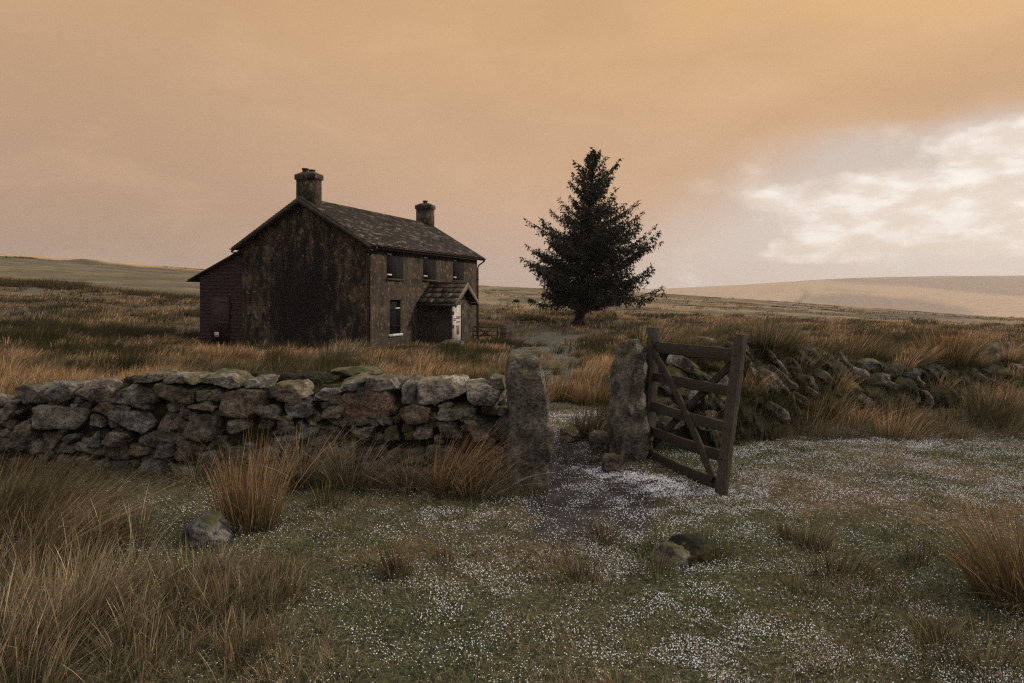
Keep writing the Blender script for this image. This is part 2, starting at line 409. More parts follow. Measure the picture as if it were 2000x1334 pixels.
# ------------------------------------------------------------------ sky and light
def make_world():
    w = bpy.data.worlds.new('World'); S.world = w; w.use_nodes = True
    nt = NT(w.node_tree); bg = w.node_tree.nodes['Background']
    tc = nt.node('ShaderNodeTexCoord'); g = tc.outputs['Generated']
    sp = nt.node('ShaderNodeSeparateXYZ'); nt.link(g, sp.inputs[0]); x, y, z = sp.outputs
    az = nt.math('ARCTAN2', x, y); el = nt.math('ARCSINE', z)
    v = nt.node('ShaderNodeCombineXYZ'); nt.link(az, v.inputs[0]); nt.link(nt.math('MULTIPLY', el, 1.5), v.inputs[1])
    v = v.outputs[0]
    fc = nt.node('ShaderNodeFloatCurve'); nt.put(fc.inputs['Value'], nt.math('DIVIDE', az, 1.6, clamp=True))
    cm = fc.mapping.curves[0]
    pts = [(.0, -.12), (.05, -.07), (.09, 0.0), (.138, .085), (.19, .138), (.24, .178), (.32, .203), (.40, .222), (.6, .22), (.85, .10), (1, -.05)]
    # float curve runs 0..1 : store value + .3
    cm.points[0].location = (pts[0][0], pts[0][1]+.3); cm.points[1].location = (pts[-1][0], pts[-1][1]+.3)
    for p in pts[1:-1]: cm.points.new(p[0], p[1]+.3)
    fc.mapping.update()
    eb = nt.math('SUBTRACT', fc.outputs[0], .3)
    nA = nt.noise(v, 2.6, 5, .5, .2); nB = nt.noise(v, 7.0, 6, .55, .3)
    dist = nt.math('ADD', nt.math('SUBTRACT', eb, el), nt.math('ADD', nt.math('MULTIPLY', nt.math('SUBTRACT', nA, .5), .08), nt.math('MULTIPLY', nt.math('SUBTRACT', nB, .5), .035)))
    soft = nt.step(az, .2, .5, .10, .022)
    gap = nt.step(dist, nt.math('MULTIPLY', soft, -1.0), soft)
    # smoke-brown overcast
    bot = nt.mix(nt.step(az, -.65, .25), srgb(166,142,127), srgb(198,167,150))
    mid = nt.mix(nt.step(az, -.65, .25), srgb(187,152,122), srgb(208,168,131))
    top = nt.mix(nt.step(az, -.5, .6), srgb(203,164,121), srgb(224,178,122))
    c = nt.mix(nt.step(el, .0, .17), bot, mid); c = nt.mix(nt.step(el, .14, .40), c, top)
    c = nt.mix(nt.step(nt.noise(nt.scale(v, 1, 1.4, 1), 1.5, 5, .5, .3), .42, .62, 0, .30), c, srgb(178,140,106))
    c = nt.mix(nt.step(nt.noise(nt.scale(v, 1, 1.7, 1), 4.5, 6, .55, .4), .50, .66, 0, .16), c, srgb(228,188,146))
    edge = nt.math('MULTIPLY', nt.step(nt.math('ABSOLUTE', nt.math('ADD', dist, .055)), .06, .0), nt.step(az, .1, .3))   # darker rolled edge of the cloud
    c = nt.mix(nt.math('MULTIPLY', edge, .35), c, srgb(196,154,108))
    # clear patch with heaps of pale cloud
    gb = nt.mix(nt.step(el, .20, .0), srgb(207,190,177), srgb(228,216,206))
    gb = nt.mix(nt.step(az, .62, .25, 0, .5), gb, srgb(206,184,168))
    def blob(a0, e0, ra, re):
        d1 = nt.math('POWER', nt.math('DIVIDE', nt.math('SUBTRACT', az, a0), ra), 2.0)
        d2 = nt.math('POWER', nt.math('DIVIDE', nt.math('SUBTRACT', el, e0), re), 2.0)
        return nt.math('MAXIMUM', nt.math('SUBTRACT', 1.0, nt.math('ADD', d1, d2)), 0.0)
    bl = blob(.52, .115, .20, .050)
    for q in ((.66,.165,.13,.055), (.60,.085,.25,.05), (.455,.072,.075,.026), (.37,.060,.02,.012), (.42,.05,.10,.018), (.68,.06,.1,.03), (.9,.12,.3,.09)):
        bl = nt.math('MAXIMUM', bl, blob(*q))
    pn = nt.noise(nt.scale(v, 1, 1.05, 1), 14, 9, .58, .15)
    pn2 = nt.noise(nt.scale(v, 1, 1.1, 1), 6.5, 4, .5, .1)
    cl = nt.step(nt.math('ADD', nt.math('ADD', nt.math('MULTIPLY', bl, 1.1), nt.math('MULTIPLY', nt.math('SUBTRACT', pn2, .5), 2.2)), nt.math('MULTIPLY', nt.math('SUBTRACT', pn, .5), 2.2)), -.02, .78, 0, .95)
    shade = nt.step(nt.noise(nt.scale(v, 1, 1.6, 1), 20, 5, .55), .38, .68)
    cc = nt.mix(shade, srgb(232,216,201), srgb(255,247,237))
    gb = nt.mix(cl, gb, cc)
    c = nt.mix(gap, c, gb)
    # the weather behind the viewpoint is heavier and darker
    back = nt.step(nt.math('ABSOLUTE', az), .95, 1.9)
    c = nt.mix(back, c, BACK_C)
    c = nt.mix(nt.step(el, .50, .85), c, ZEN_C)
    dim = nt.step(nt.math('ABSOLUTE', az), 1.0, 2.3, 1.0, 1.0)
    cd = nt.node('ShaderNodeCombineColor'); 
    for i in range(3): nt.link(dim, cd.inputs[i])
    c = nt.mix(1., c, cd.outputs[0], 'MULTIPLY')
    sk = nt.node('ShaderNodeTexSky', sky_type='NISHITA'); sk.sun_disc = False
    sk.sun_elevation = SUN_EL; sk.sun_rotation = SUN_ROT
    b2 = nt.node('ShaderNodeBackground'); nt.link(sk.outputs[0], b2.inputs[0]); b2.inputs[1].default_value = 0.005
    nt.link(c, bg.inputs[0]); bg.inputs[1].default_value = SKY_K
    ad = nt.node('ShaderNodeAddShader'); nt.link(bg.outputs[0], ad.inputs[0]); nt.link(b2.outputs[0], ad.inputs[1])
    nt.link(ad.outputs[0], w.node_tree.nodes['World Output'].inputs[0])
    w.cycles.sampling_method = 'MANUAL'; w.cycles.sample_map_resolution = 1024
SUN_AZ = R(82); SUN_EL = R(27); SUN_ROT = SUN_AZ; SKY_K = 1.0
ZEN_C = (1.2, 1.15, 1.16); BACK_C = (.40, .37, .37)
make_world()
sl = bpy.data.lights.new('sun', 'SUN'); sl.energy = 2.9; sl.angle = R(7); sl.color = (1, .88, .74)
so = bpy.data.objects.new('sun', sl); COL.objects.link(so)
sd = Vector((math.sin(SUN_AZ)*math.cos(SUN_EL), math.cos(SUN_AZ)*math.cos(SUN_EL), math.sin(SUN_EL)))
so.rotation_euler = sd.to_track_quat('Z', 'Y').to_euler(); so.location = (20, 5, 30)

cam = bpy.data.cameras.new('camera'); co = bpy.data.objects.new('camera', cam); COL.objects.link(co)
cam.lens = 24; cam.sensor_width = 36; cam.clip_start = 0.05; cam.clip_end = 9000; cam.shift_y = -102/2000
co.location = (0, 0, EYE); co.rotation_euler = (R(90), 0, 0); S.camera = co
S.view_settings.view_transform = 'Standard'; S.view_settings.look = 'None'; S.view_settings.exposure = 0; S.view_settings.gamma = 1
S.render.engine = 'CYCLES'; S.cycles.pixel_filter_type = 'BLACKMAN_HARRIS'; S.cycles.filter_width = 1.3; S.cycles.use_denoising = False; S.cycles.denoising_prefilter = 'ACCURATE'; S.cycles.sample_clamp_direct = 2.0; S.cycles.sample_clamp_indirect = 2.0; S.cycles.max_bounces = 6; S.cycles.diffuse_bounces = 3
S.cycles.transparent_max_bounces = 4; S.cycles.volume_bounces = 0
# ------------------------------------------------------------------ layout of the place
HX, HY, HZ = -6.35, 29.8, -1.25                       # near corner of the farmhouse
HA = math.atan2(.947, .32)
def to_house(x, y):
    dx, dy = x-HX, y-HY; return dx*.32+dy*.947, -dx*.947+dy*.32
WALL_Y = 6.22
def wall_face(x): return WALL_Y + 0.06*np.sin(x*.9) + np.where(x < -3, (-3-x)*.10, 0) - np.where(x > -1.2, (x+1.2)*.22, 0)
BANK = np.array([(1.75,7.6,1.0),(2.4,8.0,1.08),(3.3,8.65,1.02),(4.3,9.3,.76),(5.6,10.0,.70),(7.2,10.9,.50),(9.5,12.2,.55),(13,14.2,.5)])
def bank_dist(x, y):
    """distance to the bank's axis and share along it"""
    x, y = np.asarray(x, float), np.asarray(y, float); best = np.full(x.shape, 1e9); hh = np.zeros(x.shape)
    for (ax, ay, ah), (bx, by, bh) in zip(BANK[:-1], BANK[1:]):
        t = np.clip(((x-ax)*(bx-ax)+(y-ay)*(by-ay))/((bx-ax)**2+(by-ay)**2), 0, 1)
        d = np.hypot(x-ax-t*(bx-ax), y-ay-t*(by-ay)); k = d < best
        best = np.where(k, d, best); hh = np.where(k, ah+(bh-ah)*t, hh)
    return best, hh
def path_mask(x, y):
    """trodden grass: the gateway path and the open patch in front of the house"""
    cx = np.interp(y, [5, 7, 9, 12, 16, 20, 25, 32, 44], [.6, .62, .7, .85, 1.0, .8, 1.1, 1.9, 2.6])
    w = np.interp(y, [5, 7, 9, 12, 16, 20, 25, 32, 44, 50], [.6, .5, .5, .5, .6, 1.1, 1.7, 2.2, 1.5, .1])
    e = fbm(x*.9, y*.45, 9., 4)*.75
    m = sstep(1.15, .8, np.abs(x-cx)/w + e)
    m = m*sstep(50, 44, y)*sstep(4.8, 5.6, y)
    g = sstep(1.2, .7, np.hypot((x+3.6-(30-y)*.1)/2.0, (y-38.5)/5.5)+e)      # grey-green patch beside the lean-to
    l = sstep(1.2, .7, np.hypot((x+13.5)/1.9, (y-33.0)/4.5)+e)
    return np.maximum(m, np.maximum(g*.6, l))
def mud_mask(x, y):
    cx = np.interp(y, [4.4, 5.1, 6, 7.2, 8], [.45, .68, .75, .62, .66]); w = np.interp(y, [4.4, 5.1, 6, 7.2, 8.3], [.25, .55, .62, .33, .2])
    return sstep(1.25, .7, np.abs(x-cx)/w + fbm(x*2.2, y*2.2, 3., 4)*.5)*sstep(4.1, 4.9, y)*sstep(8.6, 7.6, y)
def drift_mask(x, y):
    """hail swept into a line across the gateway"""
    t = (y-6.55)/(5.43-6.55); cx = .72+t*(1.62-.72); w = .16+.22*np.clip(t, 0, 1)
    m = sstep(1.2, .5, np.abs(x-cx)/w+fbm(x*4, y*4, 1., 4)*.7)*sstep(-.12, .1, t)*sstep(1.1, .85, t)
    return m
def hail_mask(x, y):
    n = fbm(x*.55, y*.55, 4., 4)*.5+.5
    m = .17+.40*sstep(.42, .70, n)
    right = sstep(1.2, 2.6, x)*sstep(4.9, 5.6, y)*sstep(8.0, 7.3, y)
    m = m*.80+.10*right
    m = m*(1-.72*sstep(-.85, -1.4, x))            # under the rushes it stays mostly green
    m = np.maximum(m, .85*drift_mask(x, y)*sstep(.30, .52, fbm(x*5, y*7, 2., 4)*.5+.5))
    m = np.maximum(m, .20*path_mask(x, y)*sstep(9, 10.5, y))
    m = np.where((y > 9.2) & (path_mask(x, y) < .15), .015, m)
    return np.clip(m*sstep(60, 30, y), 0, 1)
def occupied(x, y, pad=0.0):
    u, v = to_house(x, y)
    o = (u > -.15-pad) & (u < 13.3+pad) & (v > -.15-pad) & (v < 9.3+pad)
    o |= (u > 5.1-pad) & (u < 7.85+pad) & (v > -1.9-pad) & (v < 0)
    wf = wall_face(x); o |= (x < 0.02) & (y > wf-.02) & (y < wf+.62)
    o |= (np.hypot(x+.0, y-5.78) < .2) | (np.hypot(x-1.12, y-6.85) < .25)
    return o

# ------------------------------------------------------------------ ground sheet
def make_terrain():
    rr = np.concatenate([np.geomspace(.4, 9, 190), np.geomspace(9, 4300, 330)[1:]])
    az = np.concatenate([np.linspace(-180, -44, 34)[:-1], np.linspace(-44, 44, 420), np.linspace(44, 180, 34)[1:-1]])*np.pi/180
    A, RR = np.meshgrid(az, rr); x = RR*np.sin(A); y = RR*np.cos(A)
    z = ground(x, y)
    near = sstep(14, 6, RR)
    z = z+near*(fbm(x*3.5, y*3.5, 8., 4)*.012)
    nr, na = x.shape
    V = np.stack([x, y, z], -1).reshape(-1, 3); V = np.vstack([V, [[0, 0, g1(0, .01)]]])
    i, j = np.meshgrid(np.arange(nr-1), np.arange(na), indexing='ij'); jn = (j+1) % na
    Q = np.stack([i*na+j, i*na+jn, (i+1)*na+jn, (i+1)*na+j], -1).reshape(-1, 4)[:, ::-1]
    jj = np.arange(na); T = np.stack([np.full(na, nr*na), (jj+1) % na, jj], 1)[:, ::-1]
    # colours of what grows or lies there
    px = pxof(x, y); L = lambda a, b, t: np.asarray(a)*(1-t[..., None])+np.asarray(b)*t[..., None]
    n = fbm(x*.25, y*.25, 1., 4)*.5+.5
    c = L((.034,.037,.016), (.062,.047,.026), sstep(.35, .65, n))
    brown = L((.045,.034,.020), (.10,.068,.036), sstep(.35, .68, fbm(x*.12, y*.12, 6., 4)*.5+.5))
    c = L(c, brown, sstep(8.5, 10.5, y)); c = c[..., 0, :] if c.ndim == 4 else c
    def LL(a, b, t): return a*(1-t[..., None])+b*t[..., None]
    base = LL(np.broadcast_to((.075,.084,.036), x.shape+(3,)), np.broadcast_to((.145,.112,.066), x.shape+(3,)), sstep(.35, .65, n))
    brown = LL(np.broadcast_to((.035,.030,.018), x.shape+(3,)), np.broadcast_to((.10,.070,.040), x.shape+(3,)), sstep(.3, .7, fbm(x*.12, y*.12, 6., 4)*.5+.5))
    c = LL(base, brown, sstep(8.5, 10.5, y))
    c = LL(c, np.broadcast_to((.070,.070,.040), x.shape+(3,)), path_mask(x, y)*sstep(9, 11, y)*.85)
    pasture = sstep(55, 85, y)*sstep(560, 400, px)*sstep(215, 180, y)
    green = LL(np.broadcast_to((.130,.104,.054), x.shape+(3,)), np.broadcast_to((.080,.066,.036), x.shape+(3,)), sstep(.38, .6, fbm(x*.06, y*.10, 2., 5)*.5+.5))
    c = LL(c, green, pasture)
    mid = sstep(60, 100, y)*sstep(420, 600, px)*sstep(260, 235, y)
    straw = LL(np.broadcast_to((.185,.130,.070), x.shape+(3,)), np.broadcast_to((.075,.060,.035), x.shape+(3,)), sstep(.38, .62, fbm(x*.04, y*.04, 3., 4)*.5+.5))
    c = LL(c, straw, mid)
    gr = sstep(90, 150, y)*sstep(430, 600, px)*sstep(1050, 900, px)
    c = LL(c, np.broadcast_to((.15,.135,.07), x.shape+(3,)), gr*.8)
    top = sstep(200, 222, y+fbm(x*.05, y*.05, 1., 3)*12)*sstep(520, 350, px)
    c = LL(c, np.broadcast_to((.36,.25,.125), x.shape+(3,)), top)
    farm = sstep(400, 800, y)
    hill = LL(np.broadcast_to((.36,.26,.165), x.shape+(3,)), np.broadcast_to((.21,.16,.108), x.shape+(3,)), sstep(.42, .62, fbm(x*.0016, y*.0011, 3., 5)*.5+.5))
    ln = np.abs(x-(560+.21*(y-1100)+90*np.sin(y*.004))); hill = LL(hill, np.broadcast_to((.10,.08,.06), x.shape+(3,)), sstep(14, 5, ln)*.6*sstep(1150, 1300, y)*sstep(2000, 1700, y))
    c = LL(c, hill, farm)
    acc = Acc(); acc.add(V, Q, T, col=np.vstack([c.reshape(-1, 3), [[.05,.045,.02]]]))
    o = acc.build('ground', M_GROUND, smooth=True, kind='structure', label='rough moorland turf rolling away to a bare far hill')
    a = o.data.color_attributes.new('mask', 'FLOAT_COLOR', 'POINT')
    m = np.ones((len(V), 4), np.float32); m[:-1, 0] = (hail_mask(x, y)*np.maximum(sstep(4.5, 8, y), .8*drift_mask(x, y))).ravel(); m[:-1, 1] = mud_mask(x, y).ravel()
    m[:-1, 2] = sstep(90, 35, RR).ravel(); m[-1, :3] = 0
    a.data.foreach_set('color', m.ravel())
make_terrain()

def gq(x, y):
    """quick ground height without the fine bumps"""
    gx_ = (min(max(1000+1333*x/max(y, .6), -700), 2700)-_gx[0])/(_gx[1]-_gx[0]); gd_ = (math.log(y+4)-_gd[0])/(_gd[1]-_gd[0])
    i, j = min(int(gx_), len(_gx)-2), min(int(gd_), len(_gd)-2); a, b = gx_-i, gd_-j
    return float((_tab[i,j]*(1-a)+_tab[i+1,j]*a)*(1-b)+(_tab[i,j+1]*(1-a)+_tab[i+1,j+1]*a)*b)-.03
# ------------------------------------------------------------------ rushes and grass
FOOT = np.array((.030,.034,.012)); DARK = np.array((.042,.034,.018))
STRAW = np.array((.50,.375,.235)); ORANGE = np.array((.46,.27,.14)); OLIVE = np.array((.15,.13,.065)); BROWN = np.array((.25,.175,.105)); PALE = np.array((.60,.46,.30))
def jitter(c, n, a=.3): return np.clip(np.asarray(c)*(1+rng.uniform(-a, a, (n, 1)))*(1+rng.uniform(-.06, .06, (n, 3))), 0, 1)
def tuft(acc, x, y, z, n, H, r, tip, foot=FOOT, wind=(.22, 0.0), spread=.5, width=.0035, seg=3, droop=0.0, hmin=.5):
    a = rng.uniform(0, 2*np.pi, n); q = np.sqrt(rng.uniform(0, 1, n))
    base = np.stack([x+np.cos(a)*q*r, y+np.sin(a)*q*r, z-.02+0*a], 1)
    lx = np.cos(a)*q*spread+wind[0]+rng.normal(0, .10, n); ly = np.sin(a)*q*spread+wind[1]+rng.normal(0, .10, n)
    bent = rng.uniform(0, 1, n) < .13; lx = lx+bent*rng.normal(.1, .5, n); ly = ly+bent*rng.normal(0, .5, n)
    h = H*rng.uniform(hmin, 1, n)*(1-.25*q)
    mixf = rng.uniform(0, 1, (n, 1))**1.5
    ct = jitter(tip, n, .35)*(1-mixf*.6)+np.asarray(OLIVE)*.7*mixf*.6
    ct = ct*np.where(rng.uniform(0, 1, (n, 1)) < .25, 1.75, .72)
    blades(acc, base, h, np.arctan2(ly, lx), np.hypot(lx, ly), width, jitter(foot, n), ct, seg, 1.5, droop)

def scatter(acc, n, y0, y1, dens, nb, H, r, wmul, seg, px0=-420, px1=2420, power=2.0):
    y = (rng.uniform(0, 1, n)*(y1**power-y0**power)+y0**power)**(1/power); x = (rng.uniform(px0, px1, n)-1000)/1333*y
    keep = ~occupied(x, y, .05) & (rng.uniform(0, 1, n) < dens(x, y)); x, y = x[keep], y[keep]
    bd, bh = bank_dist(x, y); z = ground(x, y); z = np.where(bd < .55, z+bh*sstep(.62, .25, bd), z)
    tone = fbm(x*.30, y*.22, 12., 4)*.5+.5+rng.normal(0, .07, len(x)); big = fbm(x*.5, y*.5, 31., 2)*.5+.5
    for i in range(len(x)):
        t = tone[i]
        for (ex, ey, rx, ry, k) in DARKS:
            if ((x[i]-ex)/rx)**2+((y[i]-ey)/ry)**2 < 1: t = k
        if t > .53: tip = (ORANGE*(.7+rng.uniform(0, .6))+STRAW*.2)*1.3
        elif t > .42: tip = BROWN*rng.uniform(.9, 1.7)
        else: tip = DARK*rng.uniform(1.2, 2.6)
        hs = H*(.55+.8*big[i])*rng.uniform(.7, 1.2)*(1.0 if t > .31 else 1.6)
        w = .0035*wmul*max(1.0, y[i]/7.0)
        m = int(nb*rng.uniform(.6, 1.4))
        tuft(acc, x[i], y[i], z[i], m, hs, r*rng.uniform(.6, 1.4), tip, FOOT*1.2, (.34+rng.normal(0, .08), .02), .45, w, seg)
    return len(x)
# patches of dark rush and heather: centre, radii, tone
DARKS = [(P(170, 33), 33, 4.2, 4.0, .2), (P(250, 36), 36, 2.4, 3.5, .25), (P(345, 36), 37, 1.6, 4, .15), (P(50, 24), 24, 1.3, 1.6, .3),
         (P(1760, 21), 21, 1.5, 1.6, .3), (P(1150, 25), 27, 1.6, 3.0, .25), (P(1000, 34), 36, 1.5, 2.0, .35), (P(1320, 33), 33, 2.4, 3, .3),
         (P(940, 9.6), 9.6, .35, .6, .3), (P(640, 12), 12, .8, 1.5, .3)]
def dn(x, y):
    p = path_mask(x, y); b, _ = bank_dist(x, y)
    open_ = (b > .55) & (y < 7.65+.25*pnoise(x*1.3, 3.)) & (x > 1.15)    # hail covered turf inside the bank
    inside = (x <= .05) & (y < wall_face(x)+.6)
    gate = (x > .05) & (x < 1.15) & (y < 7.3)
    n = fbm(x*.45, y*.45, 21., 3)*.5+.5
    d = np.maximum(1-sstep(.15, .6, p), .07*(y > 12))*(.35+.65*sstep(.3, .55, n))
    d = np.where(b < .55, d*.7, d)
    return np.where(open_ | inside | gate, 0, d)
acc = Acc()
n_t = scatter(acc, 1650, 7.0, 17, dn, 130, .50, .19, 1.25, 3)
n_t += scatter(acc, 4200, 17, 38, dn, 64, .52, .34, 1.6, 3)
acc.build('moor_grass', M_GRASS, kind='stuff', label='wind-combed tawny rushes and grass between the stone wall and the farmhouse', cat='grass')
acc = Acc()
def dn2(x, y):
    px = pxof(x, y); n = fbm(x*.10, y*.06, 41., 4)*.5+.5
    past = sstep(60, 75, y)*sstep(520, 400, px)
    return (1-sstep(.2, .6, path_mask(x, y)))*(.25+.75*sstep(.4, .6, n))*(1-.8*past)
scatter(acc, 9000, 38, 85, dn2, 22, .66, .7, 1.8, 2)
def dn3(x, y):
    px = pxof(x, y); n = fbm(x*.05, y*.03, 51., 4)*.5+.5
    return sstep(.42, .6, n)*sstep(420, 620, px)
scatter(acc, 5400, 85, 235, dn3, 11, .5, 1.1, 1.6, 2, power=1.6)
# bands of dark heather along the pasture
def strip(p0, p1, n, wd, hh):
    for _ in range(n):
        t = rng.uniform(); a = np.array(p0); b = np.array(p1); px_, d = a+(b-a)*t; d += rng.normal(0, wd); x = P(px_, d)+rng.normal(0, .4)
        tuft(acc, x, d, gq(x, d)-.1, 14, hh*rng.uniform(.5, 1.3), 1.1, DARK*rng.uniform(1.1, 2.8)+BROWN*rng.uniform(0, .25), DARK*.5, (.2, 0), .8, .004*d/6, 2)
strip((-40, 92), (160, 88), 420, 2.2, 1.5); strip((150, 86), (390, 74), 330, 2.2, 1.1); strip((-60, 62), (200, 60), 120, 3.0, .8); strip((230, 72), (400, 66), 90, 1.4, .6)
strip((-40, 205), (70, 207), 70, 3, .9); strip((130, 205), (205, 205), 200, 2.5, .6); strip((205, 206), (300, 215), 160, 2.5, .6); strip((300, 215), (400, 222), 50, 2, .7)
strip((1330, 175), (2050, 165), 110, 1.0, .6); strip((700, 110), (1010, 100), 60, 2, .8)
acc.build('distant_moor_grass', M_GRASS, kind='stuff', label='far brown moor grass and dark heather on the rising moor', cat='grass')

# short turf close by
def turf():
    acc = Acc(); n = 540000
    y = (rng.uniform(0, 1, n)*(10.2**1.2-1.9**1.2)+1.9**1.2)**(1/1.2); x = (rng.uniform(-520, 2560, n)-1000)/1333*y
    b, _ = bank_dist(x, y)
    k = ~occupied(x, y) & (rng.uniform(0, 1, n) > mud_mask(x, y)*.97) & (rng.uniform(0, 1, n) > drift_mask(x, y)*.9) & (b > .3)
    k &= rng.uniform(0, 1, n) < .45+.55*sstep(.35, .6, fbm(x*2.2, y*2.2, 14., 3)*.5+.5)
    x, y = x[k], y[k]; n = len(x); t = sstep(.32, .62, fbm(x*.8, y*.8, 5., 4)*.5+.5+rng.normal(0, .08, n))[:, None]
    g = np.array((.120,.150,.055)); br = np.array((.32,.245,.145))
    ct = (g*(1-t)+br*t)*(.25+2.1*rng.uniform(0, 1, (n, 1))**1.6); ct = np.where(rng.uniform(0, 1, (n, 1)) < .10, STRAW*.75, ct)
    a = rng.uniform(0, 2*np.pi, n); h = rng.uniform(.014, .042, n)*(1+1.1*sstep(.5, .75, fbm(x*1.3, y*1.3, 25., 3)*.5+.5))
    h *= np.interp(y, [2, 5, 9], [1, .9, .9])
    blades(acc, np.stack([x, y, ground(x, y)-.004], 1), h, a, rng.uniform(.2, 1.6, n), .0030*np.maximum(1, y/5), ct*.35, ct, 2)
    acc.build('turf', M_TURF, kind='stuff', label='short sheep-cropped turf around the gateway', cat='grass')
turf()

# longer mixed grass round the feet of things
def rough_grass():
    acc = Acc()
    def band(n, fx, fy, H, tip, w=(.2, -.1), sp=.9, nb=26, r=.07, droop=.1):
        for _ in range(n):
            x = fx(); y = fy(x)
            if x <= 0 and y > float(wall_face(x))-.02: continue
            tuft(acc, x, y, gq(x, y), nb, H*rng.uniform(.6, 1.2), r, np.asarray(tip)*rng.uniform(.5, 1.3), FOOT, w, sp, .003, 3, droop)
    band(150, lambda: rng.uniform(-5.6, -.15), lambda x: float(wall_face(x))-rng.uniform(.05, .45), .20, BROWN*.9)
    band(80, lambda: rng.uniform(-2.7, -.15), lambda x: float(wall_face(x))-rng.uniform(.05, .45), .34, STRAW*.75, (.1, -.5), 1.1, 30, .08, .35)
    band(125, lambda: rng.uniform(-2.8, -.12), lambda x: float(wall_face(x))-rng.uniform(.05, .50), .58, STRAW*1.0, (.32, -.05), .7, 18, .07, .1)
    band(40, lambda: rng.uniform(-5.2, -2.8), lambda x: float(wall_face(x))-rng.uniform(.05, .40), .40, BROWN*1.1, (.3, -.1), .8, 22, .07, .1)
    band(230, lambda: rng.uniform(-3.1, -.85), lambda x: rng.uniform(2.6, 5.2), .13, OLIVE*1.3, (.1, 0), 1.0, 20)
    band(130, lambda: rng.uniform(.35, 1.9), lambda x: rng.uniform(4.0, 4.7), .12, OLIVE*1.4, (.1, 0), 1.0, 20)
    band(170, lambda: rng.uniform(1.6, 3.0), lambda x: rng.uniform(3.0, 4.7), .13, OLIVE*1.3, (-.1, 0), 1.0, 20)
    band(60, lambda: rng.uniform(.0, 1.3), lambda x: 6.9+rng.uniform(-.25, .4), .16, OLIVE, (.1, 0), .9)
    band(620, lambda: rng.uniform(1.9, 8.5), lambda x: 7.6+rng.uniform(0, 1)**1.3*max(.5, (x-2)*.35), .36, STRAW*.62, (.25, 0), .55, 36, .09)
    def leftf(n, H, tip, w, xr, yr, nb=34, r=.06, sp=.5):
        for _ in range(n):
            y = rng.uniform(*yr); px = rng.uniform(*xr); x = P(px, y)
            tuft(acc, x, y, gq(x, y), nb, H*rng.uniform(.55, 1.25), r, np.asarray(tip)*rng.uniform(.5, 1.2), FOOT, (w+rng.normal(0, .14), rng.normal(0, .14)), sp, .0046, 4)
    leftf(150, .44, STRAW*1.2, .28, (-150, 300), (2.75, 4.6), 26); leftf(130, .30, STRAW*.9, .08, (250, 590), (2.9, 4.1), 18); leftf(60, .40, BROWN, .5, (-150, 250), (4.3, 5.6), 40)
    leftf(120, .13, OLIVE*1.6, .1, (560, 1000), (4.6, 5.7), 20, .05, .8); leftf(50, .12, OLIVE*1.5, 0, (1080, 2000), (3.3, 5.2), 22, .06, .8)
    leftf(80, .20, BROWN*1.1, .05, (1600, 2080), (2.9, 4.6), 26, .07, .7); leftf(26, .18, OLIVE*1.6, .05, (960, 1060), (5.45, 5.75), 26, .05, .7)
    acc.build('rough_grass', M_GRASS, kind='stuff', label='longer matted grass at the foot of the walls', cat='grass')
rough_grass()

# rush tussocks one can point to: picture column, depth, height, radius, blades, tip colour, wind, spread, label
def tussock(px, d, H, r, n, tip, wind, spread, label, hmin=.4, droop=0.0, foot=FOOT, group=None, width=None):
    acc = Acc(); x = P(px, d); n = int(n*.72); tuft(acc, 0, 0, 0, n, H, r, tip, foot, wind, spread, width or .0050*max(1, d/5), 4, droop, hmin)
    nd = n//5; a = rng.uniform(0, 2*np.pi, nd)     # dead, fallen stems round the foot
    blades(acc, np.stack([np.cos(a)*r*.7, np.sin(a)*r*.7, 0*a], 1), H*.32*rng.uniform(.4, 1, nd), a, rng.uniform(.8, 2.0, nd), .0028*max(1, d/5), jitter(BROWN*.6, nd), jitter(STRAW*.7, nd), 4)
    b, bh = bank_dist(x, d); zz = g1(x, d)+(float(bh)*float(sstep(.62, .25, b)) if b < .55 else 0)
    return acc.build('rush_tussock', M_GRASS, loc=(x, d, zz), label=label, cat='rush tussock', group=group or 'rush tussocks round the gateway')
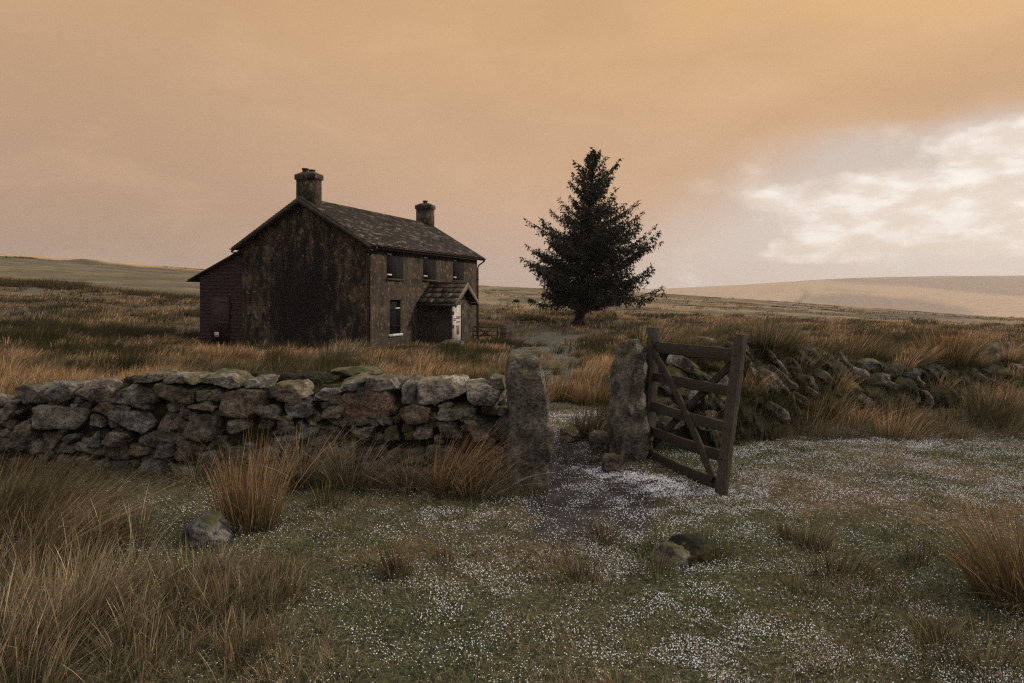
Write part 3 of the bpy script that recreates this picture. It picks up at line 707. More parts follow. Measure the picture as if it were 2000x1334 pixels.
T = [
 (492, 4.75, .90, .18, 560, ORANGE*.95+BROWN*.2, (.06, 0), .22, 'tall upright copper-brown rush tussock standing alone in front of the stone wall', .28),
 (455, 4.95, .66, .12, 260, ORANGE*.9, (-.02, 0), .30, 'narrower rush tussock pressed against the flank of the tall copper one'),
 (8, 4.65, .78, .28, 700, BROWN*.8, (.50, 0), .45, 'dark wind-bent rush tussock against the wall where the frame cuts it'),
 (60, 5.2, .62, .26, 460, BROWN*.9, (.50, 0), .45, 'low dark rushes bending between wall and dark tussock'),
 (150, 4.55, .66, .26, 620, STRAW*.95, (.85, 0), .40, 'straw-tipped rush tussock blown almost flat below the wall'),
 (95, 4.05, .62, .22, 420, BROWN*1.3, (.60, 0), .4, 'brown rush tussock leaning over the pale thin ones'),
 (120, 3.30, .60, .17, 420, STRAW*1.0, (.14, 0), .42, 'tall straw-coloured rush tussock with upright crossed stems near the corner'),
 (175, 3.45, .50, .12, 230, STRAW*.75, (.10, 0), .42, 'thin straw rush tussock beside the tall crossed-stem one'),
 (12, 3.05, .56, .16, 380, STRAW*.95, (.18, 0), .50, 'pale frayed rush tussock cut by the picture corner'),
 (60, 2.75, .36, .16, 260, STRAW*.7, (.1, 0), .7, 'short frayed pale rushes low in the corner'),
 (330, 3.62, .40, .22, 210, STRAW*.62, (.12, 0), .5, 'sparse thin rushes growing round a reddish stone'),
 (405, 3.85, .42, .17, 200, STRAW*.66, (.10, 0), .45, 'sparse straw rushes standing before the hail-dusted mossy stone'),
 (455, 3.55, .42, .16, 220, STRAW*.66, (.06, 0), .45, 'loose open rush clump between mossy stone and hailed turf'),
 (520, 3.60, .38, .16, 190, STRAW*.6, (.04, 0), .45, 'outermost thin rush clump bordering the open turf'),
 (480, 3.08, .30, .12, 170, BROWN*1.1, (.04, 0), .5, 'short brown-green rush clump low among dead stalks'),
 (290, 3.1, .34, .2, 170, STRAW*.6, (.1, 0), .7, 'scattered bent rushes with V-shaped crossed stalks'),
 (632, 3.32, .13, .022, 60, PALE*.7, (0, 0), .12, 'tiny stubby upright sheaf of pale stalks at the turf edge'),
 (640, 5.30, .26, .16, 200, OLIVE*1.4, (.05, 0), .5, 'low olive-green rush clump just out from the wall foot'),
 (772, 4.02, .27, .10, 260, BROWN*1.15, (-.10, 0), .35, 'small dark-footed rush tussock alone in the middle of hailed turf'),
 (862, 4.22, .17, .07, 110, BROWN, (.08, 0), .4, 'smallest rush tuft, next to the lone one on the hailed turf'),
 (600, 5.85, .72, .20, 420, STRAW*.95, (.28, -.1), .55, 'loose tawny rushes fanning up the middle of the stone wall'),
 (690, 5.75, .58, .20, 340, STRAW*.9, (.22, -.2), .8, 'tangled dead-leaved rushes sprawling under the large brown wall stone'),
 (800, 5.72, .48, .20, 320, STRAW*.85, (.1, -.2), .95, 'collapsed tangle of dead rush leaves at the wall foot'),
 (885, 5.62, .72, .20, 520, ORANGE*1.1, (.50, 0), .5, 'orange rush tussock leaning towards the granite gatepost'),
 (940, 5.55, .44, .18, 320, STRAW*.95, (.35, -.1), .8, 'drooping straw rushes at the very foot of the granite gatepost'),
 (1135, 3.98, .21, .09, 210, BROWN*1.1, (-.02, 0), .4, 'small brown rush tuft ringed by white hail'),
 (1180, 4.60, .26, .12, 200, BROWN*1.2, (-.05, 0), .55, 'loose reddish rush tuft where the muddy path fades'),
 (1290, 4.45, .20, .12, 160, OLIVE*1.5, (.05, 0), .5, 'olive rush tuft just behind the yellow-mossed boulder'),
 (1275, 4.02, .20, .12, 160, OLIVE*1.5, (0, 0), .6, 'short green tuft growing against the front of the yellow-mossed boulder'),
 (1395, 4.30, .22, .13, 200, OLIVE*1.6, (0, 0), .5, 'yellow-green rush tuft on the far flank of the mossed boulder'),
 (1540, 4.55, .20, .10, 150, BROWN, (0, 0), .5, 'thin brown tuft below the open gate'),
 (1592, 4.42, .33, .10, 260, STRAW*.8, (.35, 0), .4, 'straw rush tussock tilting away from the open gate'),
 (1640, 3.98, .26, .18, 320, BROWN*.9, (.15, 0), .7, 'broad dark low rush tussock in the hail-strewn turf'),
 (1560, 3.75, .18, .12, 150, OLIVE*1.4, (.05, 0), .6, 'flattened green tuft in front of the broad dark tussock'),
 (1785, 4.18, .30, .08, 120, BROWN*1.1, (-.08, 0), .4, 'thin upright brown rush tuft halfway to the giant tussock'),
 (1830, 3.25, .20, .10, 190, BROWN*1.1, (-.05, 0), .7, 'short spiky brown tuft above the hail streaks'),
 (1690, 3.40, .14, .10, 110, OLIVE*1.2, (0, 0), .6, 'faint green tuft sunk among the hail streaks'),
 (1900, 3.05, .26, .20, 200, OLIVE*1.3, (-.05, 0), .7, 'sparse grassy clump with one or two tall dead stalks'),
 (2010, 3.62, .74, .24, 900, ORANGE*.85, (-.18, 0), .55, 'giant reddish-brown rush tussock fanning in from the frame edge'),
 (1150, 7.75, .52, .20, 520, BROWN*.9, (.25, 0), .45, 'dark rush tussock filling the gateway behind the second granite post'),
 (1095, 10.8, .58, .34, 620, ORANGE, (.20, 0), .4, 'rounded orange rush tussock framed between the two granite gateposts'),
 (1160, 10.3, .62, .34, 620, ORANGE*1.05, (.18, 0), .4, 'larger orange rush tussock touching the second granite gatepost'),
 (905, 9.2, .40, .22, 320, ORANGE, (.15, 0), .4, 'golden rush tussock rising behind the end of the stone wall'),
 (690, 24.5, 1.0, .55, 420, STRAW*.8, (.25, 0), .4, 'tall golden rushes hiding the foot of the house corner'),
 (1890, 15.5, .85, .50, 620, BROWN*.85, (.1, 0), .45, 'big rounded brown tussock rising above the stone bank'),
 (1740, 17.5, .62, .5, 420, DARK*2.6, (.15, 0), .45, 'low wide blackish tussock out on the moor beyond the bank'),
 (1655, 10.0, .75, .3, 520, ORANGE*.95, (.25, 0), .45, 'tawny rush tussock growing over the stones of the bank'),
 (660, 22.0, 1.0, .6, 380, STRAW*.85, (.25, 0), .45, 'broad golden rushes in front of the gable corner downpipe'),
 (745, 19.5, .8, .5, 380, ORANGE*1.1, (.25, 0), .45, 'golden rushes below the barred window of the farmhouse'),
 (560, 20.5, .8, .5, 380, ORANGE*1.0, (.3, 0), .45, 'golden rushes below the black stain of the gable'),
 (450, 19.5, .85, .5, 380, ORANGE*1.1, (.3, 0), .45, 'golden rushes leaning in front of the lean-to and its white notice'),
 (1850, 10.6, .80, .34, 620, ORANGE*.85, (.12, 0), .5, 'wide tawny rush tussock at the end of the stone bank'),
 (1500, 8.1, .50, .24, 420, STRAW*.7, (.18, 0), .45, 'tawny rushes at the foot of the bank just past the gate'),
 (1610, 8.35, .52, .26, 420, STRAW*.62, (.2, 0), .45, 'second clump of tawny rushes along the foot of the bank'),
 (1750, 8.6, .50, .30, 420, BROWN*1.1, (.15, 0), .5, 'brown rushes at the turf edge midway along the bank'),
 (1940, 8.9, .52, .30, 420, STRAW*.6, (.1, 0), .5, 'straw-brown rushes at the turf edge near the frame side'),
]
for a in T: tussock(*a)

# ------------------------------------------------------------------ hail lying on the turf
def hail():
    acc = Acc(); n = 1150000
    y = (rng.uniform(0, 1, n)*(9.5**1.35-2.2**1.35)+2.2**1.35)**(1/1.35); x = (rng.uniform(-500, 2560, n)-1000)/1333*y
    cl = sstep(.36, .66, fbm(x*4.0, y*4.0, 33., 5)*.5+.5)
    m = hail_mask(x, y)*(.14+1.25*cl); b, _ = bank_dist(x, y)
    k = ~occupied(x, y) & (rng.uniform(0, 1, n) < m) & (b > .5); x, y = x[k], y[k]
    x2 = rng.uniform(.55, 1.9, 30000); y2 = rng.uniform(5.3, 6.7, 30000); k = rng.uniform(0, 1, 30000) < drift_mask(x2, y2)*.62*sstep(.30, .52, fbm(x2*5, y2*7, 2., 4)*.5+.5)
    x = np.concatenate([x, x2[k]]); y = np.concatenate([y, y2[k]]); n = len(x)
    r = (.0011+.0031*rng.uniform(0, 1, n)**2.0)*np.interp(y, [2, 6, 9.5], [1., 1.15, 1.3]); z = ground(x, y)+rng.uniform(.004, .022, n)*(1-.7*np.maximum(mud_mask(x, y), drift_mask(x, y)))
    o = np.array([[1,0,0],[0,1,0],[-1,0,0],[0,-1,0],[0,0,1],[0,0,-1]], float)
    V = (np.stack([x, y, z], 1)[:, None, :]+o[None]*r[:, None, None]).reshape(-1, 3)
    f = np.array([[0,1,4],[1,2,4],[2,3,4],[3,0,4],[1,0,5],[2,1,5],[3,2,5],[0,3,5]])
    acc.add(V, None, (f[None]+(np.arange(n)*6)[:, None, None]).reshape(-1, 3), (.8,.8,.8))
    acc.build('hail', M_HAIL, smooth=True, kind='stuff', label='white hailstones scattered over the short turf', cat='hail')
    print('hail', n, 'tufts', n_t)
hail()
# ------------------------------------------------------------------ dry stone wall
def pz(py, d): return EYE-(py-565)/1333.0*d
STN = [ # picture boxes x0,x1,y0,y1, tone
 (20,86,753,788,0),(81,146,748,783,0),(148,220,747,786,0),(0,28,789,821,0),(65,185,787,836,0),(179,224,780,812,2),(182,208,812,836,3),(218,308,749,800,0),
 (216,302,804,840,3),(226,255,790,804,0),(260,317,732,748,0),(315,393,733,749,0),(307,382,750,786,1),(385,429,757,782,1),(359,426,786,804,1),(302,359,799,845,1),
 (360,442,806,860,1),(393,473,731,759,0),(434,517,761,814,2),(478,527,740,760,0),(442,494,820,851,0),(169,203,843,882,3),(260,348,845,882,1),(8,83,822,877,1),(125,151,850,872,3),
 (523,601,750,790,1),(609,665,762,784,4),(665,719,740,764,0),(717,783,740,776,0),(670,786,766,832,2),(558,616,784,825,3),(784,820,739,787,0),(820,910,743,787,4),
 (912,984,753,796,4),(952,987,737,760,0),(784,845,789,825,2),(848,935,789,820,0),(964,1000,798,816,1),(962,1000,819,872,1),(529,564,830,860,3),(674,738,834,856,1),
 (746,778,834,862,1),(807,848,830,860,0),(855,905,823,858,1),(910,958,823,866,2),(622,668,788,828,1),(500,550,795,826,1),(570,625,830,862,0),(628,670,832,865,1),
 (40,62,838,860,1),(-60,-4,775,812,0),(-70,0,815,850,1),(-75,6,852,892,0),(-130,-62,770,800,1),(-150,-72,803,838,0),(-140,-78,842,880,1),(88,122,842,882,1),(205,258,844,884,0),(352,402,862,898,1)]
TONE = {0:(.195,.180,.160), 1:(.135,.115,.092), 2:(.190,.142,.105), 3:(.150,.150,.150), 4:(.275,.250,.225)}
wall = empty('dry_stone_wall', (-3.5, WALL_Y, 0), label='low dry stone wall with mossy top running up to the first granite gatepost', cat='stone wall', kind='thing')
W0 = np.array([-3.5, WALL_Y, 0])
a_st = Acc(); cop = []
def wall_top(x): return float(np.interp(x, [-9,-7,-5,-4.3,-3.6,-2.6,-1.5,-.9,-.35,0], [.50,.52,.60,.74,.80,.80,.80,.80,.76,.70]))
rs = np.random.default_rng(3)
def tcol(t): return tuple(np.array(TONE[t])*rs.uniform(.8, 1.2)*rs.uniform(.95, 1.05, 3))
for k, (x0, x1, y0, y1, t) in enumerate(STN):
    cx = P((x0+x1)/2, 6.2); d = float(wall_face(np.array(cx))); cx = P((x0+x1)/2, d)
    w = (x1-x0)/1333*d+.012; h = (y1-y0)/1333*d+.012; z = pz((y0+y1)/2, d)
    top = y0 < 758 or (x0 < 0 and y0 < 800)
    M = Matrix.Rotation(rs.uniform(-.10, .10), 3, 'Y') @ Matrix.Rotation(rs.uniform(-.12, .12), 3, 'Z')
    dep = rs.uniform(.30, .38) if not top else rs.uniform(.38, .5)
    c = np.array([cx, d+dep/2-.03+rs.uniform(-.03, .03), z])-W0
    if top: cop.append((c, (w, dep, h), 100+k, tcol(t), M))
    else: stone(a_st, c, (w*1.03, dep, h*1.04), 100+k, 22, tcol(t), M, rough=.045, cuts=9, n=12)
# smaller stones packed below and at the back
for row, (z0, hh) in enumerate([(.02, .16), (.17, .15)]):
    x = -8.6
    while x < -.12:
        w = rs.uniform(.14, .36); d = float(wall_face(np.array(x+w/2))); t = int(rs.choice([0, 1, 1, 2, 3]))
        stone(a_st, np.array([x+w/2, d+.12+rs.uniform(-.04, .05), z0+rs.uniform(-.02, .03)])-W0, (w+.01, .3, hh*rs.uniform(.8, 1.15)), int(rs.integers(1e6)), 10, tcol(t), Matrix.Rotation(rs.uniform(-.15, .15), 3, 'Y'), rough=.05)
        x += w
for row in range(5):
    x = -8.8; z0 = .08+row*.155
    while x < -.1:
        w = rs.uniform(.18, .42); d = float(wall_face(np.array(x+w/2)))
        if z0 < wall_top(x+w/2)-.08:
            stone(a_st, np.array([x+w/2, d+.50+rs.uniform(-.03, .03), z0])-W0, (w+.01, .26, .17), int(rs.integers(1e6)), 6, tcol(int(rs.choice([0, 1, 2]))), rough=.05)
        x += w
for zz in np.arange(.1, .75, .16):     # stones beyond the frame side
    x = -8.8
    while x < -5.7:
        w = rs.uniform(.2, .42); d = float(wall_face(np.array(x+w/2)))
        if zz < wall_top(x)-.05: stone(a_st, np.array([x+w/2, d+.14, zz])-W0, (w, .32, .17), int(rs.integers(1e6)), 10, tcol(int(rs.choice([0, 1, 3]))), rough=.05)
        x += w
for k in range(260):     # packing stones in the joints
    x = rs.uniform(-5.6, -.1); z = rs.uniform(.05, wall_top(x)-.06); s = rs.uniform(.05, .11); d = float(wall_face(np.array(x)))
    stone(a_st, np.array([x, d+.06+rs.uniform(-.01, .03), z])-W0, (s*1.5, .12, s), 900+k, 6, tcol(int(rs.choice([0, 1, 1, 3]))), Matrix.Rotation(rs.uniform(-.6, .6), 3, 'Y'), rough=.06, cuts=6)
a_st.build('stonework', M_STONE, wall, smooth=True)
for c, s, seed, col, M in cop:
    a = Acc(); stone(a, c, (s[0]*1.04, s[1], s[2]*1.05), seed, 22, col, M, rough=.05, cuts=9, n=10); a.build('coping_stone', M_STONE, wall, smooth=True)
# earth and moss core between the stones
a = Acc(); xs = np.linspace(-8.9, -.06, 260); ring = 14
V = []
for x in xs:
    d = float(wall_face(np.array(x))); t = wall_top(x)-.05
    pr = [(.085,-.1),(.075,.15),(.07,.35),(.075,.5),(.09,t-.1),(.16,t-.02),(.28,t+.035),(.38,t+.05),(.48,t+.0),(.56,t-.1),(.58,.4),(.58,.2),(.58,.0),(.58,-.1)]
    V += [(x, d+p[0], p[1]) for p in pr]
V = np.array(V); V[:,1] += fbm(V[:,0]*4, V[:,2]*4, V[:,1]*4, 4)*.05; V[:,2] += fbm(V[:,0]*3, V[:,1]*3, V[:,2]*3+9, 4)*.03
m_ = len(xs); Q = [[i*ring+j, i*ring+j+1, (i+1)*ring+j+1, (i+1)*ring+j] for i in range(m_-1) for j in range(ring-1)]
T_ = [[(m_-1)*ring, (m_-1)*ring+j, (m_-1)*ring+j+1] for j in range(1, ring-1)]
a.add(V-W0, Q, T_, (.05,.05,.02)); a.build('mossy_earth_core', M_MOSS, wall, smooth=True)
# cushions of moss and a mossy slab on the top
a = Acc()
for (p0, p1, py, dd, th) in [(530,660,742,6.5,.07),(560,640,736,6.62,.06),(340,430,736,6.6,.05),(440,560,738,6.62,.05),(245,330,742,6.5,.05)]:
    cx = P((p0+p1)/2, dd); stone(a, np.array([cx, dd, pz(py, dd)])-W0, ((p1-p0)/1333*dd, .22, th*1.6), int(rs.integers(1e6)), 22, (.05,.05,.02), n=2.6, rough=.10, cuts=0)
a.build('moss_cushion', M_MOSS, wall, smooth=True)
a = Acc(); stone(a, np.array([P(700, 6.62), 6.62, pz(729, 6.62)])-W0, (.52, .34, .11), 5, 22, (.10,.10,.05), n=3, rough=.05); a.build('mossy_slab', M_BANK, wall, smooth=True)
# grass rooted in the wall's joints
a = Acc()
for _ in range(150):
    x = rs.uniform(-5.4, -.3); d = float(wall_face(np.array(x))); z = rs.uniform(.02, .30) if rs.uniform() < .75 else wall_top(x)-.02
    yy = d+.02 if z < .5 else d+rs.uniform(.2, .5)
    tuft(a, x-W0[0], yy-W0[1], z, 16, .11, .04, OLIVE*rs.uniform(.8, 1.8), FOOT, (.1, -.35 if z < .5 else 0), .9, .003, 3, .3)
a.build('joint_grass', M_GRASS, wall)

# ------------------------------------------------------------------ granite gateposts
def post(px, d, w, dep, H, seed, lean, col, label, taper=.1, n=5.0, cuts=(), rz=0.1):
    r = np.random.default_rng(seed); V, Q = CUBES[30]
    p = V/(np.sum(np.abs(V)**n, 1)**(1/n))[:, None]
    for (dx, dy, dz, o) in cuts:
        dd = np.array((dx, dy, dz)); dd /= np.linalg.norm(dd); k = np.maximum(p@dd-o, 0); p = p-(k*.9)[:, None]*dd
    q = p*np.array([w/2, dep/2, (H+.3)/2]); q[:, 2] += (H+.3)/2-.3
    t = np.clip(q[:, 2]/H, 0, 1)[:, None]
    q[:, :2] *= 1+taper*(.5-t)
    nr = V/np.linalg.norm(V, axis=1)[:, None]; nr[:, 2] *= .5
    q += nr*(fbm(q[:,0]*3+seed, q[:,1]*3, q[:,2]*2.2, 4)*.075+fbm(q[:,0]*13, q[:,1]*13+seed, q[:,2]*13, 3)*.016)[:, None]
    q[:, 0] += q[:, 2]*lean
    a = Acc(); a.add(q, Q, col=col); x = P(px, d)
    o = a.build('granite_gatepost', M_POST, smooth=True, loc=(x, d, g1(x, d)), rz=rz, label=label, cat='gatepost', group='granite gateposts either side of the gateway'); return o
post(1033, 5.86, .335, .30, 1.12, 11, -.05, (.155,.145,.132), 'blocky flat-topped granite gatepost ending the dry stone wall', .0, 9, [(.7,-.2,.7,1.22),(-.7,0,.7,1.28),(.1,-.7,.7,1.25)], .12)
post(1223, 6.85, .27, .40, 1.17, 23, .06, (.145,.135,.120), 'taller round-shouldered granite gatepost with the open wooden gate hung beside it', .04, 5, [(-.72,-.1,.65,.93),(.6,0,.8,1.12),(.5,-.7,.3,1.1)], .35)

# ------------------------------------------------------------------ open wooden gate
A0 = np.array([P(1262, 6.82), 6.82]); B0 = np.array([P(1408, 5.52), 5.52]); L = float(np.hypot(*(B0-A0)))
ga = math.atan2(B0[1]-A0[1], B0[0]-A0[0])
gate = empty('wooden_gate', (A0[0], A0[1], 0), ga, label='weathered five-barred wooden gate with crossed braces swung open into the field', cat='gate')
def gx(x, y, z): # local: x along the gate, y across it, leaning over
    return (x, y+z*(.07+.075*x/L), z+.02*x/L)
def bar(name, x0, z0, x1, z1, hh, y0, y1, m, seg=10, sag=0.0, jit=.0028, top_round=False):
    n = seg; V = []; dx, dz = x1-x0, z1-z0; l = math.hypot(dx, dz); nx, nz = -dz/l, dx/l
    r = np.random.default_rng(int(abs(x0*991+z0*77+z1*13)*10)+3)
    for i in range(n+1):
        t = i/n; cx, cz = x0+dx*t, z0+dz*t-sag*math.sin(math.pi*t); j = r.normal(0, jit, 4)
        h2 = hh/2
        for (s, yy, jj) in ((-1, y0, j[0]), (-1, y1, j[1]), (1, y1, j[2]), (1, y0, j[3])):
            V.append(gx(cx+nx*s*(h2+jj), yy+jj*.4, cz+nz*s*(h2+jj)))
    Q = [[i*4+k, i*4+(k+1) % 4, (i+1)*4+(k+1) % 4, (i+1)*4+k] for i in range(n) for k in range(4)]+[[3,2,1,0], [n*4, n*4+1, n*4+2, n*4+3]]
    a = Acc(); a.add(V, Q, col=tuple(np.array((.5,.5,.5))*r.uniform(.75, 1.25))); return a.build(name, m, gate, bevel=.006)
bar('hinge_stile', .0, -.02, .0, 1.29, .11, -.045, .045, M_WOOD, 10)
bar('latch_stile', L, -.03, L, 1.285, .105, -.030, .030, M_WOOD, 10)
for z, sg in ((1.095, .0), (.80, .0), (.51, .008), (.268, .006), (.045, .012)):
    bar('rail', .055, z, L-.043, z+.015, .088 if z < .9 else .105, -.016, .016, M_RAIL, 10, sg)
bar('brace', .06, 1.05, L-.09, .09, .075, -.040, -.018, M_RAIL, 12, -.03)
bar('brace', L-.06, 1.07, .08, .13, .075, .018, .040, M_RAIL, 12)
a = Acc(); tube(a, [gx(-.20, .0, .82), gx(-.06, -.03, .82)], .018, 8)
tube(a, [gx(-.06, -.05, .82), gx(.03, -.055, .82)], .013, 6); a.build('hinge', M_IRON, gate)
a = Acc(); tube(a, [gx(-.20, .0, .16), gx(-.06, -.03, .16)], .018, 8); a.build('hinge', M_IRON, gate)
for z in (1.10, .81, .52, .28, .06):
    for x in (.02, L-.02):
        pass
for x, z in ((.02,1.1),(.02,.8),(L-.0,1.11),(L-.0,.82),(L-.0,.53),(L,.28),(L/2,.53),(.02,.5),(.02,.27)):
    a = Acc(); tube(a, [gx(x, -.052, z), gx(x, -.040, z)], .009, 6); a.build('bolt', M_IRON, gate)
# a leaning split post beside the hinge stile
a = Acc(); x = P(1275, 7.02); box(a, -.035, .035, -.03, .03, -.1, .62, (.62,.6,.35)); a.build('fence_stake', M_WOOD, loc=(x, 7.05, g1(x, 7.05)), bevel=.01, label='short mossy wooden stake just behind the gate hinge', cat='stake')

# ------------------------------------------------------------------ hedgebank of earth and slanting stones
bank = empty('stone_bank', (3.3, 8.65, 0), label='mossy stone-faced bank of slanting slabs running away behind the open gate', cat='stone bank', kind='thing')
B0_ = np.array([3.3, 8.65, 0])
seg = []; m_ = 420; tt = np.linspace(0, len(BANK)-1, m_); ctr = np.array([[np.interp(t, range(len(BANK)), BANK[:, k]) for k in range(3)] for t in tt])
tan = np.gradient(ctr[:, :2], axis=0); tan /= np.linalg.norm(tan, axis=1)[:, None]; nrm = np.stack([-tan[:, 1], tan[:, 0]], 1)
prof = [(-.66,-.2),(-.58,.12),(-.50,.35),(-.42,.6),(-.33,.82),(-.20,.96),(0,1.0),(.2,.97),(.36,.8),(.48,.5),(.60,.2),(.7,-.2)]; prof0 = prof; tq = np.linspace(0, len(prof)-1, 46); prof = [(np.interp(t, range(len(prof0)), [q[0] for q in prof0]), np.interp(t, range(len(prof0)), [q[1] for q in prof0])) for t in tq]; ring = len(prof); V = []
for c, nn in zip(ctr, nrm):
    gz = g1(c[0], c[1])*.8
    for (o, h) in prof: V.append((c[0]+nn[0]*o, c[1]+nn[1]*o, c[2]*h+(0 if h > 0 else -.1)+gz))
V = np.array(V); q = fbm(V[:,0]*2.5, V[:,1]*2.5, V[:,2]*3, 5)*.22; V[:,1] += q+fbm(V[:,0]*9, V[:,1]*9, V[:,2]*9, 4)*.07; V[:,2] += (fbm(V[:,0]*2, V[:,1]*2, 4., 4)*.07+fbm(V[:,0]*8, V[:,1]*8, 14., 3)*.04)*(V[:,2] > .1)
Q = [[i*ring+j, (i+1)*ring+j, (i+1)*ring+j+1, i*ring+j+1] for i in range(m_-1) for j in range(ring-1)]
T_ = [[0, j, j+1] for j in range(1, ring-1)]
a = Acc(); a.add(V-B0_, Q, T_, (.05,.05,.02)); a.build('earth_bank', M_MOSS, bank, smooth=True)
def bank_stone(px, py, d, w, h, dep, tilt, tone, seed, name='facing_stone'):
    # drop the stone onto the bank's near face along its line of sight
    dd = d
    for _ in range(8):
        x = P(px, dd); k = np.argmin(np.hypot(ctr[:, 0]-x, ctr[:, 1]-dd)+0); hh = (pz(py, dd)-g1(x, dd)*.8)/ctr[k][2]
        o = float(np.interp(hh, [q[1] for q in prof0[:7]], [q[0] for q in prof0[:7]]))
        kk = np.argmin(np.abs(ctr[:, 0]+nrm[:, 0]*o-P(px, 1)*(ctr[:, 1]+nrm[:, 1]*o))); dd = float(ctr[kk, 1]+nrm[kk, 1]*o)
    d = dd-.03
    a = Acc(); M = Matrix.Rotation(-R(tilt), 3, 'Y') @ Matrix.Rotation(.35, 3, 'Z')
    stone(a, np.array([P(px, d), d+dep*.32, pz(py, d)])-B0_, (w*.98, dep*.8, h*.95), seed, 14, tuple(np.array(TONE[tone])*rs.uniform(.5, 1.0)), M, rough=.05, cuts=7, n=4.5)
    a.build(name, M_BANK, bank, smooth=True)
BS = [(1340,715,7.75,.34,.17,.3,-32,4),(1325,740,7.6,.30,.20,.3,-30,2),(1370,735,7.8,.34,.12,.3,-30,0),(1300,755,7.3,.22,.18,.3,-10,3),(1335,765,7.5,.22,.14,.3,0,0),
 (1360,780,7.5,.30,.22,.3,10,4),(1300,790,7.25,.26,.16,.3,0,2),(1310,825,7.15,.30,.18,.3,5,0),(1280,830,7.1,.18,.18,.3,0,3),(1400,750,7.9,.24,.28,.3,-30,0),
 (1455,700,8.15,.26,.20,.3,-45,4),(1480,735,8.2,.42,.12,.3,-48,0),(1515,705,8.5,.36,.08,.3,-50,4),(1535,728,8.6,.46,.09,.3,-52,0),(1505,745,8.35,.42,.22,.35,-32,4),
 (1530,760,8.4,.22,.10,.3,-50,2),(1560,720,8.75,.36,.08,.3,-50,4),(1585,745,8.9,.30,.09,.3,-55,0),(1430,680,8.05,.2,.14,.3,0,4),(1300,680,7.6,.3,.08,.3,-5,0),(1385,668,7.9,.3,.1,.3,-10,4),
 (1700,715,9.6,.40,.20,.4,-10,3),(1740,724,9.8,.36,.20,.4,5,1),(1775,728,9.95,.36,.22,.4,10,3),(1680,735,9.5,.3,.2,.4,-10,0),(1715,740,9.6,.35,.2,.4,0,3),(1640,725,9.2,.26,.2,.3,-30,0),
 (1610,735,9.0,.24,.16,.3,-40,4),(1900,702,11.2,.3,.24,.4,20,3),(1955,692,11.4,.5,.30,.4,20,0),(1420,790,7.75,.3,.2,.3,-20,1),(1380,820,7.5,.26,.18,.3,0,1)]
for k, s in enumerate(BS): bank_stone(*s, 300+k)
for k in range(34):
    a = Acc()
    i = int(rs.uniform(0, m_*.80)); f = rs.uniform(.12, .98); c = ctr[i]; nn = nrm[i]
    o = float(np.interp(f, [q[1] for q in prof0[:7]], [q[0] for q in prof0[:7]])); s = rs.uniform(.10, .26)
    M = Matrix.Rotation(-R(rs.normal(-38, 14)), 3, 'Y') @ Matrix.Rotation(rs.uniform(.1, .6), 3, 'Z')
    stone(a, np.array([c[0]+nn[0]*o, c[1]+nn[1]*o+.03, c[2]*f+g1(c[0], c[1])*.8])-B0_, (s*1.5, .2, s*.65), 700+k, 10, tuple(np.array(TONE[int(rs.choice([0, 1, 1, 2]))])*rs.uniform(.6, 1.2)), M, rough=.07, cuts=6, n=5)
    a.build('facing_stone', M_BANK, bank, smooth=True)
a = Acc()
for _ in range(1500):
    t = rs.uniform(0, m_-1); i = int(t); o = rs.uniform(-.62, .35); c = ctr[i]; nn = nrm[i]
    hz = np.interp(o, [p[0] for p in prof], [p[1] for p in prof])*c[2]
    tuft(a, c[0]+nn[0]*o-B0_[0], c[1]+nn[1]*o-B0_[1], hz-.02, 18, rs.uniform(.10, .30)*(2.0 if o < -.42 else 1), .06, (OLIVE*1.5 if rs.uniform() < .5 else STRAW*.6)*rs.uniform(.6, 1.2), FOOT, (.25, -.1), .8, .004, 3, .25)
a.build('bank_grass', M_GRASS, bank)

# ------------------------------------------------------------------ loose stones
def rock(px, d, size, tone, seed, label, name='boulder', m=None, up=.25):
    a = Acc(); stone(a, (0, 0, size[2]*up), size, seed, 22, TONE[tone], rough=.07, n=3.2, cuts=4); x = P(px, d)
    a.build(name, m or M_BANK, smooth=True, loc=(x, d, g1(x, d)), rz=rs.uniform(-.5, .5), label=label, cat='stone')
rock(408, 4.55, (.30, .26, .22), 3, 71, 'hail-dusted mossy stone in front of the tall copper rush tussock')
rock(1315, 4.22, (.27, .22, .12), 1, 72, 'low boulder with yellow moss lying in the turf below the gate')
rock(1350, 4.28, (.30, .26, .17), 1, 73, 'yellow-mossed hump touching the low boulder', m=M_MOSS)
rock(235, 3.75, (.16, .14, .12), 2, 74, 'reddish stone half hidden among straw rushes')
rock(455, 4.0, (.20, .18, .11), 1, 75, 'hail-speckled low stone behind sparse rushes')
rock(1112, 7.6, (.22, .18, .22), 2, 76, 'small brown stone in the gateway between the granite posts')
rock(1172, 7.15, (.24, .20, .28), 1, 77, 'upright mossy stone at the foot of the second granite gatepost')
rock(1198, 6.45, (.22, .16, .2), 1, 78, 'low stone against the front of the second granite gatepost')
rock(885, 32.0, (1.05, .7, .8), 0, 79, 'grey boulder standing in front of the white door')
